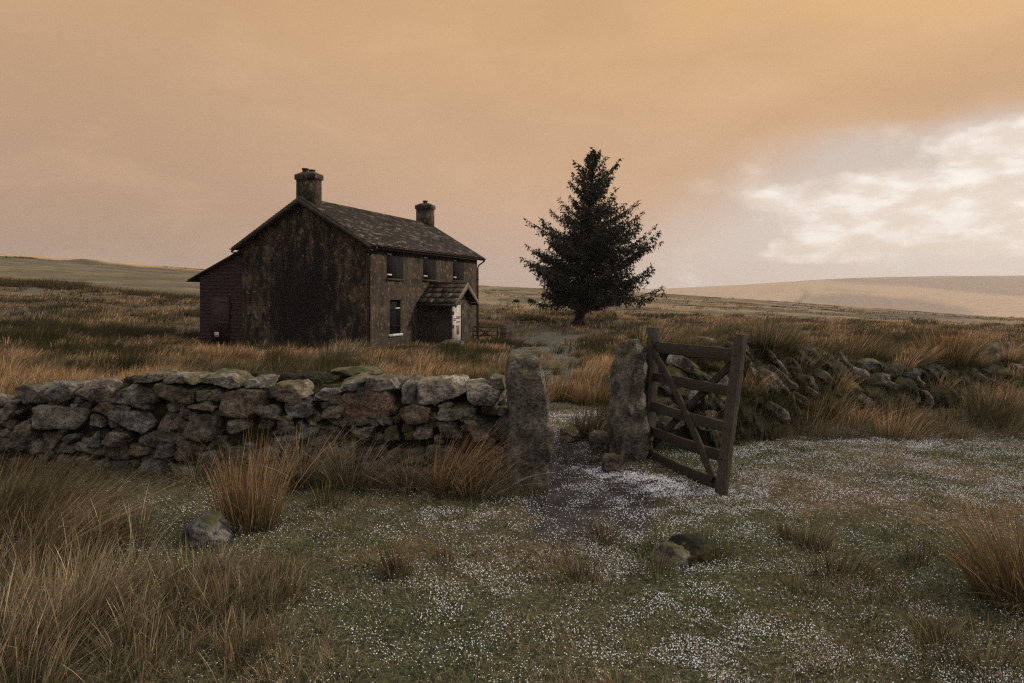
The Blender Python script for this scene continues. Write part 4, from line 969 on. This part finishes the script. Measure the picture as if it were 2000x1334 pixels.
# ------------------------------------------------------------------ farmhouse
house = empty('farmhouse', (HX, HY, HZ), HA, label='derelict two-storey rendered farmhouse with two chimneys and shuttered windows', cat='house')
LH, WH, EV = 13.1, 6.6, 5.0
RZ = 7.05; SL = (RZ-4.86)/(WH/2+.35)
WIN = [(2.58, 3.43, 1.6, 1.28), (6.38, 3.43, 1.6, 1.28), (10.18, 3.43, 1.6, 1.28), (2.60, .82, 1.07, 1.6), (10.2, .82, 1.07, 1.6)]
def wall_grid(acc, holes, x0, x1, z0, z1, depth):
    """front wall on the plane y=0 with openings and their reveals"""
    xs = sorted({x0, x1, *[c-w/2 for c, b, w, h in holes], *[c+w/2 for c, b, w, h in holes]}); zs = sorted({z0, z1, *[b for c, b, w, h in holes], *[b+h for c, b, w, h in holes]})
    for i in range(len(xs)-1):
        for j in range(len(zs)-1):
            mx, mz = (xs[i]+xs[i+1])/2, (zs[j]+zs[j+1])/2
            if any(abs(mx-c) < w/2 and b < mz < b+h for c, b, w, h in holes): continue
            acc.add([(xs[i],0,zs[j]),(xs[i+1],0,zs[j]),(xs[i+1],0,zs[j+1]),(xs[i],0,zs[j+1])], [[0,1,2,3]])
    for c, b, w, h in holes:
        a, e = c-w/2, c+w/2
        for q in ([(a,0,b),(a,0,b+h),(a,depth,b+h),(a,depth,b)], [(e,0,b+h),(e,0,b),(e,depth,b),(e,depth,b+h)], [(a,0,b+h),(e,0,b+h),(e,depth,b+h),(a,depth,b+h)], [(e,0,b),(a,0,b),(a,depth,b),(e,depth,b)]):
            acc.add(q, [[0,1,2,3]])
a = Acc()
wall_grid(a, WIN, 0, LH, -1.5, EV, .22)
pk = EV+SL*WH/2
for x, s in ((0, 1), (LH, -1)):
    v = [(x,0,-1.5),(x,WH,-1.5),(x,WH,EV),(x,WH/2,pk),(x,0,EV)]
    t = [[0,4,3],[0,3,2],[0,2,1]]; a.add(v, None, t if s > 0 else [q[::-1] for q in t])
a.add([(0,WH,-1.5),(LH,WH,-1.5),(LH,WH,EV),(0,WH,EV)], [[3,2,1,0]])
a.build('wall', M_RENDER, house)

def slates(acc, x0, x1, eave_y, eave_z, ridge_y, ridge_z, thick=.05, rows=27, seed=1, sw=.28):
    """a roof slope laid in overlapping courses of slates with moss-grey variation"""
    r = np.random.default_rng(seed); dy, dz = ridge_y-eave_y, ridge_z-eave_z; l = math.hypot(dy, dz); uy, uz = dy/l, dz/l
    ny, nz = (-uz, uy) if uy > 0 else (uz, -uy)
    for k in range(rows):
        s0, s1 = l*k/rows, min(l, l*(k+1)/rows+l/rows*.12); x = x0-r.uniform(0, sw)
        while x < x1:
            w = sw*r.uniform(.75, 1.3); a0, a1 = max(x, x0), min(x+w, x1); x += w
            if a1-a0 < .03: continue
            n_ = .5+.5*math.sin(a0*.9+seed+1.7*math.sin(s0*1.3+a0*.37))*math.cos(s0*1.1-.6*a0)
            g = r.uniform(.6, 1.3); c = np.array((.046,.037,.031))*g
            if r.uniform() < .05+.65*max(0, n_-.55): c = np.array((.19,.165,.135))*r.uniform(.4, 1.3)
            elif r.uniform() < .15: c = np.array((.040,.038,.018))*g
            th = thick+r.uniform(-.006, .010); lift = .018
            def pt(xx, ss, hh): return (xx, eave_y+uy*ss+ny*hh, eave_z+uz*ss+nz*hh)
            e = s0-r.uniform(0, .02)
            v = [pt(a0+.004, e, lift-.012), pt(a1-.004, e, lift-.012), pt(a1-.004, s1, -.012), pt(a0+.004, s1, -.012), pt(a0+.004, e, lift+th*.35), pt(a1-.004, e, lift+th*.35), pt(a1-.004, s1, th*.1), pt(a0+.004, s1, th*.1)]
            acc.add(v, BQ, col=c)
roof = Acc()
slates(roof, -.3, LH+.3, -.35, 4.86, WH/2, RZ, seed=1)
slates(roof, -.3, LH+.3, WH+.35, 4.86, WH/2, RZ, seed=2)
rf = roof.build('roof', M_SLATE, house)
a = Acc()   # boarding under the slates, a shell closing the roof
prism(a, [(-.33, 4.82), (-.33, 4.75), (WH/2, RZ-.13), (WH/2, RZ-.05)], 0, -.28, LH+.28)
prism(a, [(WH+.33, 4.82), (WH/2, RZ-.05), (WH/2, RZ-.13), (WH+.33, 4.75)], 0, -.28, LH+.28)
a.build('roof_boarding', M_FASCIA, rf)
a = Acc()   # ridge tiles
x = -.3
while x < LH+.28:
    e = min(x+.45, LH+.3); prism(a, [(WH/2-.13, RZ-.045), (WH/2, RZ+.055+.004*math.sin(x*9)), (WH/2+.13, RZ-.045)], 0, x, e-.012, tuple(np.array((.040,.030,.024))*rs.uniform(.7, 1.5))); x += .45
a.build('ridge_tiles', M_SLATE, rf)
# barge boards, fascia
def barge(xa, xb, s):
    a = Acc(); y0, y1 = (-.36, WH/2) if s > 0 else (WH+.36, WH/2)
    p = [(y0, 4.85), (y1, RZ-.02), (y1, RZ-.24), (y0, 4.62)]
    if s > 0: p = p[::-1]
    prism(a, p, 0, xa, xb, (.5,.5,.5)); a.build('barge_board', M_FASCIA, house)
barge(-.335, -.302, 1); barge(-.335, -.302, -1); barge(LH+.302, LH+.335, 1); barge(LH+.302, LH+.335, -1)
for q in ((-.30, -.002, -.34, -.0, 4.60, 4.65), (-.30, -.002, WH, WH+.34, 4.60, 4.65), (0, LH, -.30, -.005, 4.72, 4.75)):
    a = Acc(); box(a, *q); a.build('soffit', M_FASCIA, house)
a = Acc(); box(a, -.28, LH+.28, -.352, -.325, 4.68, 4.82); a.build('fascia', M_FASCIA, house)
a = Acc(); 
def gutter(y, z, x0, x1, parent, s=-1, r=.06):
    a = Acc(); th = np.linspace(np.pi, 2*np.pi, 9); V = []
    for x in (x0, x1):
        for rr_ in (r, r-.012):
            for t in th: V.append((x, y+math.cos(t)*rr_, z+math.sin(t)*rr_))
    n = 9; Q = []
    for j in range(n-1): Q += [[j, j+1, 2*n+j+1, 2*n+j], [n+j+1, n+j, 3*n+j, 3*n+j+1], [j, n+j, n+j+1, j+1], [2*n+j+1, 3*n+j+1, 3*n+j, 2*n+j]]
    Q += [[0, 2*n, 3*n, n], [n-1, 2*n-1, 4*n-1, 3*n-1]]
    a.add(V, Q); a.build('gutter', M_PIPE, parent)
gutter(-.42, 4.82, -.32, LH+.36, house); gutter(WH+.42, 4.82, -.32, LH+.3, house)
def downpipe(pts, parent, r=.045):
    a = Acc(); tube(a, pts, r, 10)
    z = pts[-1][2]+.3
    while z < pts[-2][2]-.2: tube(a, [(pts[-1][0], pts[-1][1], z), (pts[-1][0], pts[-1][1], z+.07)], r*1.35, 10); z += 1.15
    a.build('downpipe', M_PIPE, parent)
downpipe([(.12,-.42,4.78),(.12,-.42,4.68),(.12,-.12,4.46),(.12,-.075,4.36),(.12,-.075,-1.2)], house)
downpipe([(LH+.22,-.42,4.78),(LH+.22,-.40,4.66),(LH-.02,-.12,4.40),(LH-.06,-.075,4.24),(LH-.06,-.075,-1.4)], house)
# windows
for k, (c, b, w, h) in enumerate(WIN):
    wi = Acc(); box(wi, c-w/2+.002, c+w/2-.002, .17, .215, b+.002, b+h-.002)  # back panel in near-black stands for the dark inside the opening
    o = wi.build('window', M_VOID, house)
    if k < 3:
        o['label'] = 'upper window closed by a black shutter'
        s = Acc(); box(s, c-w/2+.04, c+w/2-.04, -.005, .03, b+.03, b+h-.03)
        for q in range(1, 4): box(s, c-w/2+.04+q*(w-.08)/4-.006, c-w/2+.04+q*(w-.08)/4+.006, -.012, -.005, b+.04, b+h-.04)
        s.build('shutter', M_BLACK, o)
        for zz in (b+.17, b+h-.16):
            s = Acc(); box(s, c-w/2+.02, c-w/2+.46, -.022, -.013, zz-.035, zz+.035); s.build('strap', M_PALE, o)
        s = Acc(); box(s, c-w/2-.08, c+w/2+.08, -.09, .17, b-.10, b-.004); s.build('sill', M_FASCIA, o)
    else:
        s = Acc()
        box(s, c-w/2+.01, c+w/2-.01, .04, .06, b+1.15, b+1.19); box(s, c-w/2+.01, c+w/2-.01, .04, .06, b+.35, b+.39)
        for q in range(11): x = c-w/2+.05+q*(w-.1)/10; tube(s, [(x,.05,b+.02),(x,.05,b+1.19)], .014, 6)
        s.build('grille', M_BLACK, o)
        s = Acc(); box(s, c+.06, c+w/2-.02, .02, .038, b+1.17, b+1.23); s.build('frame', M_PALE, o)
        s = Acc(); box(s, c-w/2-.10, c+w/2+.10, -.08, .17, b-.11, b-.004); s.build('sill', M_PALE, o)
# chimneys
def chimney(u0, u1, parent, npot):
    v0, v1 = WH/2-.49, WH/2+.49; a = Acc()
    box(a, u0, u1, v0, v1, RZ-.55, 7.93); ch = a.build('chimney', M_RENDER, parent)
    a = Acc(); box(a, u0-.06, u1+.06, v0-.06, v1+.06, 7.93, 8.16)
    v = [(u0-.06,v0-.06,8.16),(u1+.06,v0-.06,8.16),(u1+.06,v1+.06,8.16),(u0-.06,v1+.06,8.16),(u0+.12,v0+.22,8.30),(u1-.12,v0+.22,8.30),(u1-.12,v1-.22,8.30),(u0+.12,v1-.22,8.30)]
    a.add(v, BQ); a.build('chimney_cap', M_RENDER, ch, bevel=.01)
    for i in range(npot):
        vv = WH/2+(.2 if i == 0 else -.16); hh = 8.47 if i == 0 else 8.39
        if npot == 1: vv = WH/2
        p = Acc(); um = (u0+u1)/2; tube(p, [(um,vv,8.26),(um,vv,hh-.08),(um,vv,hh-.05),(um,vv,hh)], [.135,.125,.16,.16], 14, cap=False)
        tube(p, [(um,vv,hh-.001),(um,vv,hh-.1)], [.105,.105], 14); p.build('chimney_pot', M_TERRA, ch)
chimney(.22, .78, rf, 2); chimney(LH-.78, LH-.2, rf, 1)
# lean-to of dark boards behind the gable
def boards(acc, plane_x, y0, y1, z0, top, step=.17):
    z = z0
    while z < max(top(y0), top(y1)):
        zt = z+step
        ya = y0; yb = y1
        # clip by the sloping top
        if top(y1) < zt: yb = min(y1, y0+(y1-y0)*(top(y0)-zt)/(top(y0)-top(y1))) if top(y0) > zt else y0
        zb_y = y1 if top(y1) > z else y0+(y1-y0)*(top(y0)-z)/(top(y0)-top(y1))
        zt2 = min(zt, top(y0))
        acc.add([(plane_x-.03,ya,z),(plane_x-.03,zb_y,z),(plane_x-.008,yb,zt2),(plane_x-.008,ya,zt2)], [[0,3,2,1]])
        acc.add([(plane_x-.03,ya,z),(plane_x-.03,zb_y,z),(plane_x,zb_y,z),(plane_x,ya,z)], [[0,1,2,3]])
        z = zt
ann = Acc(); AW = 9.1; top = lambda y: 4.72+(y-WH)*(3.36-4.72)/(9.66-WH)
ann.add([(.06,WH+.005,-1.4),(.06,AW,-1.4),(.06,AW,top(AW)),(.06,WH+.005,top(WH))], [[3,2,1,0]])
ann.add([(.06,AW,-1.4),(11.5,AW,-1.4),(11.5,AW,top(AW)),(.06,AW,top(AW))], [[3,2,1,0]])
ann.add([(11.5,WH+.005,-1.4),(11.5,AW,-1.4),(11.5,AW,top(AW)),(11.5,WH+.005,top(WH))], [[0,1,2,3]])
boards(ann, .055, WH+.01, AW+.02, -1.3, top)
lean = ann.build('lean_to', M_BOARD, house, label='dark weatherboarded lean-to against the far side of the gable')
a = Acc(); prism(a, [(WH+.01, top(WH)+.06), (9.7, top(9.7)+.05), (9.7, top(9.7)-.02), (WH+.01, top(WH)-.02)], 0, -.12, 11.6, (.5,.5,.5)); a.build('lean_to_roof', M_FASCIA, lean)
gutter(9.74, top(9.7)-.02, -.14, 11.6, lean, r=.05)
a = Acc(); box(a, .03, .05, WH+.0, AW, -1.4, -1.39)
d = Acc(); box(d, -.035, .02, 7.34, 8.40, .25, 2.60); box(d, -.045, -.035, 7.30, 8.44, 2.60, 2.66, (.2,.2,.2)); dd = d.build('board_door', M_BOARD, lean)
for zz in (2.30, 1.32): s = Acc(); box(s, -.05, -.037, 7.38, 7.95, zz, zz+.07, (.7,.7,.7)); s.build('door_strap', plain('dull_strap', (.05,.04,.036)), dd)
a = Acc(); box(a, -.055, -.03, 7.94, 8.16, .67, .89); sg = a.build('notice', M_SIGNW, house, label='small white printed notice low on the dark boards')
a = Acc()
for q, (y0, y1) in enumerate([(8.11,7.99),(8.13,8.04),(8.00,7.965),(8.12,7.98),(8.10,7.97)]):
    z = .855-q*.035; box(a, -.058, -.0555, min(y0,y1), max(y0,y1), z-.012, z+.008)
a.build('lettering', M_INK, sg)
# porch
PX0, PX1, PD, PE, PR = 5.15, 7.75, -1.79, 2.36, 3.23
a = Acc(); door_x0, door_x1, dz0, dz1 = PX0+.10, PX0+1.22, .0, 2.13
a.add([(PX0,0,-1.5),(PX0,PD,-1.5),(PX0,PD,PE),(PX0,0,PE)], [[3,2,1,0]]); a.add([(PX1,0,-1.5),(PX1,PD,-1.5),(PX1,PD,PE),(PX1,0,PE)], [[0,1,2,3]])
for (x0, x1, z0, z1) in ((PX0,door_x0,-1.5,PE),(door_x1,PX1,-1.5,PE),(door_x0,door_x1,-1.5,dz0),(door_x0,door_x1,dz1,PE)):
    a.add([(x0,PD,z0),(x1,PD,z0),(x1,PD,z1),(x0,PD,z1)], [[0,1,2,3]])
    a.add([(x0,PD+.3,z0),(x1,PD+.3,z0),(x1,PD+.3,z1),(x0,PD+.3,z1)], [[3,2,1,0]])
po = a.build('porch', M_RENDER, house, label='small gabled stone porch with white door')
ps = Acc(); pm = (PX0+PX1)/2
def porch_roof(acc, s, seed):
    ex, rx = (PX0-.28, pm) if s > 0 else (PX1+.28, pm); ez = 2.22; r = np.random.default_rng(seed); rows = 4; l = math.hypot(rx-ex, PR-ez); ux, uz = (rx-ex)/l, (PR-ez)/l; nx, nz = -uz*(1 if s > 0 else -1), abs(ux)
    for k in range(rows):
        s0, s1 = l*k/rows, l*(k+1)/rows+.06; y = PD-.3
        while y < 0:
            w = r.uniform(.4, .75); b0, b1 = y, min(y+w, 0); y += w; c = np.array((.07,.052,.036))*r.uniform(.6, 1.5)
            q = lambda ss, yy, hh: (ex+ux*ss+nx*hh, yy, ez+uz*ss+nz*hh)
            v = [q(s0,b0,.0), q(s1,b0,-.01), q(s1,b1-.01,-.01), q(s0,b1-.01,.0), q(s0,b0,.07), q(s1,b0,.02), q(s1,b1-.01,.02), q(s0,b1-.01,.07)]
            acc.add(v, BQ if s > 0 else BQ[:, ::-1], col=c)
porch_roof(ps, 1, 5); porch_roof(ps, -1, 6)
prf = ps.build('porch_roof', M_SLATE, po)
a = Acc(); box(a, pm-.10, pm+.10, PD-.3, -.01, PR-.02, PR+.07, (.07,.055,.04)); a.build('ridge_tiles', M_SLATE, prf)
for x in (PX0-.30, PX1+.20): a = Acc(); box(a, x, x+.10, PD-.3, -.01, 2.06, 2.20, (.5,.5,.5)); a.build('fascia', M_FASCIA, prf)
for s in (1, -1):
    e, m2 = (PX0-.28, pm) if s > 0 else (PX1+.28, pm); a = Acc()
    v = [(e,PD-.34,2.24),(e,PD-.30,2.24),(m2,PD-.30,PR+.04),(m2,PD-.34,PR+.04),(e,PD-.34,2.0),(e,PD-.30,2.0),(m2,PD-.30,PR-.26),(m2,PD-.34,PR-.26)]
    a.add(v, BQ if s < 0 else BQ[:, ::-1]); a.build('barge_board', plain('porch_bargeboard', (.13,.10,.07)), prf)
a = Acc(); a.add([(PX0+.3,PD-.01,PE),(PX1-.3,PD-.01,PE),(pm,PD-.01,PR-.22)], None, [[0,1,2]]); a.add([(PX0+.3,PD+.01,PE),(PX1-.3,PD+.01,PE),(pm,PD+.01,PR-.22)], None, [[2,1,0]]); a.build('gable_void_shade', M_VOID, prf)  # black sheet painting in the shade of the open gable
a = Acc(); box(a, PX0, PX1, PD, PD+.3, PE-.001, PE+.05, (.5,.5,.5)); a.build('lintel', M_FASCIA, po)
a = Acc(); box(a, door_x0, door_x1, PD+.03, PD+.08, dz0, dz1); door = a.build('door', M_DOOR, po)
a = Acc()
for q in range(1, 6): x = door_x0+q*(door_x1-door_x0)/6; box(a, x-.006, x+.006, PD+.026, PD+.0295, dz0+.02, dz1-.02)
a.build('plank_joints', M_FASCIA, door)
for zz in (1.72, 1.03, .37): s = Acc(); box(s, door_x0+.01, door_x0+.23, PD+.012, PD+.028, zz-.085, zz+.085); s.build('hinge_plate', M_BLACK, door)
s = Acc(); box(s, door_x0+.60, door_x0+.86, PD+.015, PD+.029, .62, 1.0); s.build('notice', plain('rusty_notice', (.13,.06,.035)), door)
s = Acc()
for (z, x0, x1) in ((1.52,.55,1.02),(1.44,.20,.45),(1.45,.52,1.02),(1.36,.15,.48),(1.26,.50,1.0),(1.05,.45,.90)): box(s, door_x0+x0, door_x0+x1, PD+.018, PD+.029, z-.03, z+.022)
s.build('graffiti', plain('grey_scrawl', (.11,.10,.095)), door)
s = Acc(); box(s, door_x0-.05, door_x1+.12, PD-.35, PD+.0-.002, -.5, -.02); s.build('doorstep', M_POST, po)
s = Acc(); box(s, door_x1+.0, door_x1+.10, PD-.01, PD+.06, dz0, dz1, (.5,.5,.5)); s.build('door_frame', M_FASCIA, po)

# ------------------------------------------------------------------ little gate and post beyond the house
fg = empty('paddock_gate', (P(923, 40.5), 40.5, g1(P(950, 40.5), 40.5)), R(4), label='small dark five-barred gate standing beside the far corner of the house', cat='gate')
WG = P(973, 40.5)-P(923, 40.5)
def fbar(name, x0, z0, x1, z1, t=.05, y0=-.03, y1=.03):
    a = Acc(); l = math.hypot(x1-x0, z1-z0); nx, nz = -(z1-z0)/l*t, (x1-x0)/l*t
    v = [(x0-nx,y0,z0-nz),(x1-nx,y0,z1-nz),(x1-nx,y1,z1-nz),(x0-nx,y1,z0-nz),(x0+nx,y0,z0+nz),(x1+nx,y0,z1+nz),(x1+nx,y1,z1+nz),(x0+nx,y1,z0+nz)]
    a.add(v, BQ); a.build(name, M_RAIL, fg)
for z in (.12, .37, .62, .86): fbar('rail', .05, z, WG-.05, z, .035)
fbar('stile', .04, 0, .04, .98, .04, -.04, .04); fbar('stile', WG-.04, 0, WG-.04, .98, .04, -.04, .04)
fbar('brace', .1, .93, WG-.1, .1, .035, -.06, -.032); fbar('brace', WG-.1, .93, .1, .1, .035, .032, .06)
x = P(984, 40.3); a = Acc(); stone(a, (0,0,.42), (.42,.36,1.25), 401, 14, (.11,.095,.08), rough=.05, n=5); a.build('granite_post', M_POST, smooth=True, loc=(x, 40.3, g1(x, 40.3)), label='short dark stone post closing the little gate by the house', cat='gatepost')

# ------------------------------------------------------------------ spruce
TX, TY = P(1130, 55), 55.0; TZ0 = g1(TX, TY)-.05
tree = empty('spruce_tree', (TX, TY, TZ0), label='lone dark spruce tree with ragged crown and flared trunk on the moor', cat='tree')
def axis(z):   # the trunk leans from its flared foot
    t = z/14.35; return np.array([.30*(1-math.exp(-z*.9))+1.0*t**1.1-.05, 0.0])
rt = np.random.default_rng(42)
LZ = [0, 1.0, 1.6, 2.3, 3.7, 5.2, 6.8, 7.3, 8.3, 9.3, 9.9, 11.0, 11.7, 12.4, 13.0, 13.7, 14.35]
LL_ = [3.6, 4.2, 5.3, 5.3, 4.9, 4.9, 5.1, 5.0, 4.3, 2.9, 2.6, 1.9, 2.6, 1.5, 1.3, .7, .1]
RR_ = [3.8, 4.6, 5.3, 6.4, 5.6, 5.2, 5.6, 5.5, 5.1, 5.2, 4.1, 2.2, 2.0, 2.1, 1.4, .8, .1]
tr = Acc(); zz = np.concatenate([[-.3, 0, .25, .6, 1.0, 1.5], np.linspace(2.2, 14.3, 14)])
tube(tr, [(*axis(max(z, 0)), z) for z in zz], [.78, .66, .5, .42, .37, .34]+list(np.linspace(.32, .02, 14)), 14)
for k in range(7):
    a_ = k*.9+.2; tube(tr, [(math.cos(a_)*.2+.05, math.sin(a_)*.2, .55), (math.cos(a_)*.55, math.sin(a_)*.55, .12), (math.cos(a_)*1.0, math.sin(a_)*1.0, -.12)], [.2, .16, .05], 8)
tr.build('trunk', M_BARK, tree, smooth=True)
br = Acc(); lf_p, lf_d, lf_s = [], [], []
def spray(p, d, ln, dens=1.0):
    """a twig with hanging needle sprays: little pointed faces along it"""
    n = max(3, int(ln*9*dens)); t = rt.uniform(0.1, 1, n)
    q = p[None]+d[None]*(t*ln)[:, None]+rt.normal(0, .035, (n, 3)); lf_p.append(q)
    dd = d[None]*.6+rt.normal(0, .45, (n, 3))+np.array([0, 0, -.35]); dd /= np.linalg.norm(dd, axis=1)[:, None]
    lf_d.append(dd); lf_s.append(rt.uniform(.12, .32, n))
z = 2.0
while z < 14.0:
    up = z/14.35; nb = int(round(np.interp(z, [1, 7, 11, 14], [10, 8, 5, 3])))
    a0 = rt.uniform(0, 6.28)
    for k in range(nb):
        if rt.uniform() < .10: continue
        phi = a0+k*2*np.pi/nb+rt.normal(0, .22); zb = z+rt.uniform(-.18, .18)
        cs = math.cos(phi); r_l, r_r = np.interp(zb, LZ, LL_), np.interp(zb, LZ, RR_)
        Lb = (r_r*(.5+.5*cs)+r_l*(.5-.5*cs))*np.clip(.80+.55*float(fbm(phi*.9+9, zb*.55, 3., 3)), .32, 1.08)*1.07*rt.uniform(.82, 1.0)
        long = rt.uniform() < .2
        if long: Lb *= 1.25
        Lb = min(Lb, (r_r*(.5+.5*cs)+r_l*(.5-.5*cs))*1.14)*(.86 if zb < 2.6 else 1)
        if zb > 8.3: Lb *= rt.choice([.5, .65, .95, 1.2])
        Lb = max(Lb, .25)
        rise = np.interp(zb, [1, 3, 7, 10, 14], [-.02, .06, .26, .50, .85])+rt.normal(0, .13)
        start = np.array([*axis(zb), zb-Lb*rise*.75]); start[2] = max(start[2], 1.5); m = 9; pts = []
        for i in range(m+1):
            t = i/m; hor = Lb*t; s_ = rise*hor-.10*Lb*math.sin(math.pi*t)*(.9-up)+.13*Lb*max(0, t-.6)**1.5*2.4
            pts.append(start+np.array([math.cos(phi+.08*math.sin(3*t))*hor, math.sin(phi)*hor, s_]))
        pts = np.array(pts); tube(br, pts, np.linspace(.02+.013*Lb, .008, m+1), 5, cap=False)
        for i in range(1, m+1):
            d = pts[i]-pts[i-1]; d /= np.linalg.norm(d); side = np.array([-d[1], d[0], 0]); side /= np.linalg.norm(side)+1e-6
            fr = i/m; wt = Lb*(.20 if long or zb > 8.3 else .27)*math.sin(min(1.0, (1.12-fr)*1.25)*math.pi/2)*min(1, fr*2.0)+.18
            for s in (-1, 1):
                for rep in range(2 if Lb > 1.5 else 1):
                    td = d*.75+side*s*rt.uniform(.5, .95)+np.array([0, 0, rt.uniform(-.28, .14)]); td /= np.linalg.norm(td)
                    l2 = wt*rt.uniform(.5, 1.05); p0 = pts[i]-d*rt.uniform(0, Lb/m)
                    if l2 > .35: tube(br, [p0, p0+td*l2*.55+np.array([0,0,-.01]), p0+td*l2+np.array([0, 0, -.05*l2])], [.010, .007, .004], 3, cap=False)
                    spray(p0, td, l2, 1.3)
                    for _ in range(int(l2*3.2)):
                        f2 = rt.uniform(.2, .95); q = p0+td*l2*f2; hd = td*.5+rt.normal(0, .35, 3)+np.array([0, 0, -.75]); hd /= np.linalg.norm(hd); spray(q, hd, rt.uniform(.15, .42), 1.3)
            for _ in range(2):
                hd = d*.4+rt.normal(0, .3, 3)+np.array([0, 0, -.8]); hd /= np.linalg.norm(hd); spray(pts[i]-d*rt.uniform(0, Lb/m), hd, rt.uniform(.15, .4), 1.3)
        spray(pts[-1]-d*.1, d, .28, 2.5)
    z += np.interp(z, [1, 7, 14], [.40, .42, .34])*rt.uniform(.8, 1.2)
for k in range(8): spray(np.array([*axis(13.7), 13.6+k*.08]), np.array([rt.normal(0, .5), rt.normal(0, .5), .8]), .3, 2)
br.build('branches', M_BARK, tree)
lp, ld, ls = np.concatenate(lf_p), np.concatenate(lf_d), np.concatenate(lf_s); n = len(lp)
sd_ = np.cross(ld, rt.normal(size=(n, 3))); sd_ /= np.linalg.norm(sd_, axis=1)[:, None]+1e-9; w_ = ls*.20
V = np.stack([lp-sd_*w_[:, None]*.5, lp+ld*(ls*.45)[:, None]-sd_*w_[:, None], lp+ld*ls[:, None], lp+ld*(ls*.45)[:, None]+sd_*w_[:, None]], 1).reshape(-1, 3)
c_ = np.repeat(np.array((.013,.015,.007))[None]*rt.uniform(.5, 1.9, (n, 1))+np.array((.012,.006,.002))*rt.uniform(0, 1, (n, 1)), 4, 0)
a = Acc(); a.add(V, np.arange(n*4).reshape(-1, 4), col=c_); a.build('crown', M_NEEDLE, tree); print('needles', n)

# ------------------------------------------------------------------ sheep grazing far out
def sheep(px, py, d, m, face, rz, label):
    x = P(px, d); s = empty('sheep', (x, d, g1(x, d)), rz, label=label, cat='sheep', group='sheep grazing beyond the spruce')
    a = Acc(); V, Q = CUBES[14]
    p = V/np.linalg.norm(V, axis=1)[:, None]*1.0
    b = p*np.array([.52, .25, .29]); b[:, 2] += .58; b[:, 2] += .03*np.cos(b[:, 0]*4); b += p*(fbm(p[:,0]*5, p[:,1]*5, p[:,2]*5, 3)*.03)[:, None]; a.add(b, Q, col=(.5,.5,.5))
    tube(a, [(.36,0,.68),(.55,0,.60),(.66,0,.44)], [.16,.11,.09], 10); tube(a, [(.62,0,.50),(.72,0,.34),(.80,0,.22)], [.095,.085,.05], 10)
    for sy in (-1, 1):
        tube(a, [(.66,sy*.06,.50),(.66,sy*.17,.48)], [.03,.012], 6)
        tube(a, [(.30,sy*.12,.45),(.31,sy*.12,.24),(.30,sy*.12,0)], [.075,.035,.032], 8); tube(a, [(-.34,sy*.13,.50),(-.40,sy*.13,.26),(-.36,sy*.13,0)], [.10,.040,.032], 8)
    tube(a, [(-.50,0,.66),(-.56,0,.48)], [.05,.025], 6)
    a.build('body', m, s, smooth=True)
sheep(1009, 596, 118, M_FLEECE_D, 0, R(170), 'dark sheep grazing in the open left clear of the spruce branches'.replace(' left', ''))
sheep(1036, 596, 120, M_FLEECE_D, 0, R(10), 'dark sheep half hidden by the lowest spruce branches')
sheep(1055, 598, 116, M_FLEECE_W, 0, R(30), 'white sheep under the tips of the spruce branches')

# ------------------------------------------------------------------ damp air
def haze():
    a = Acc(); box(a, -4600, 4600, -4600, 4600, -90, 130); m = bpy.data.materials.new('damp_air'); m.use_nodes = True; nt = m.node_tree
    nt.nodes.remove(nt.nodes['Principled BSDF']); v = nt.nodes.new('ShaderNodeVolumePrincipled')
    v.inputs['Color'].default_value = (.86,.80,.77,1); v.inputs['Density'].default_value = HAZE_D; v.inputs['Anisotropy'].default_value = .3
    nt.links.new(v.outputs[0], nt.nodes['Material Output'].inputs['Volume'])
    a.build('haze', m, kind='stuff', label='thin damp haze over the moor', cat='haze')
HAZE_D = 0.00016
USE_HAZE = True
if USE_HAZE: haze()
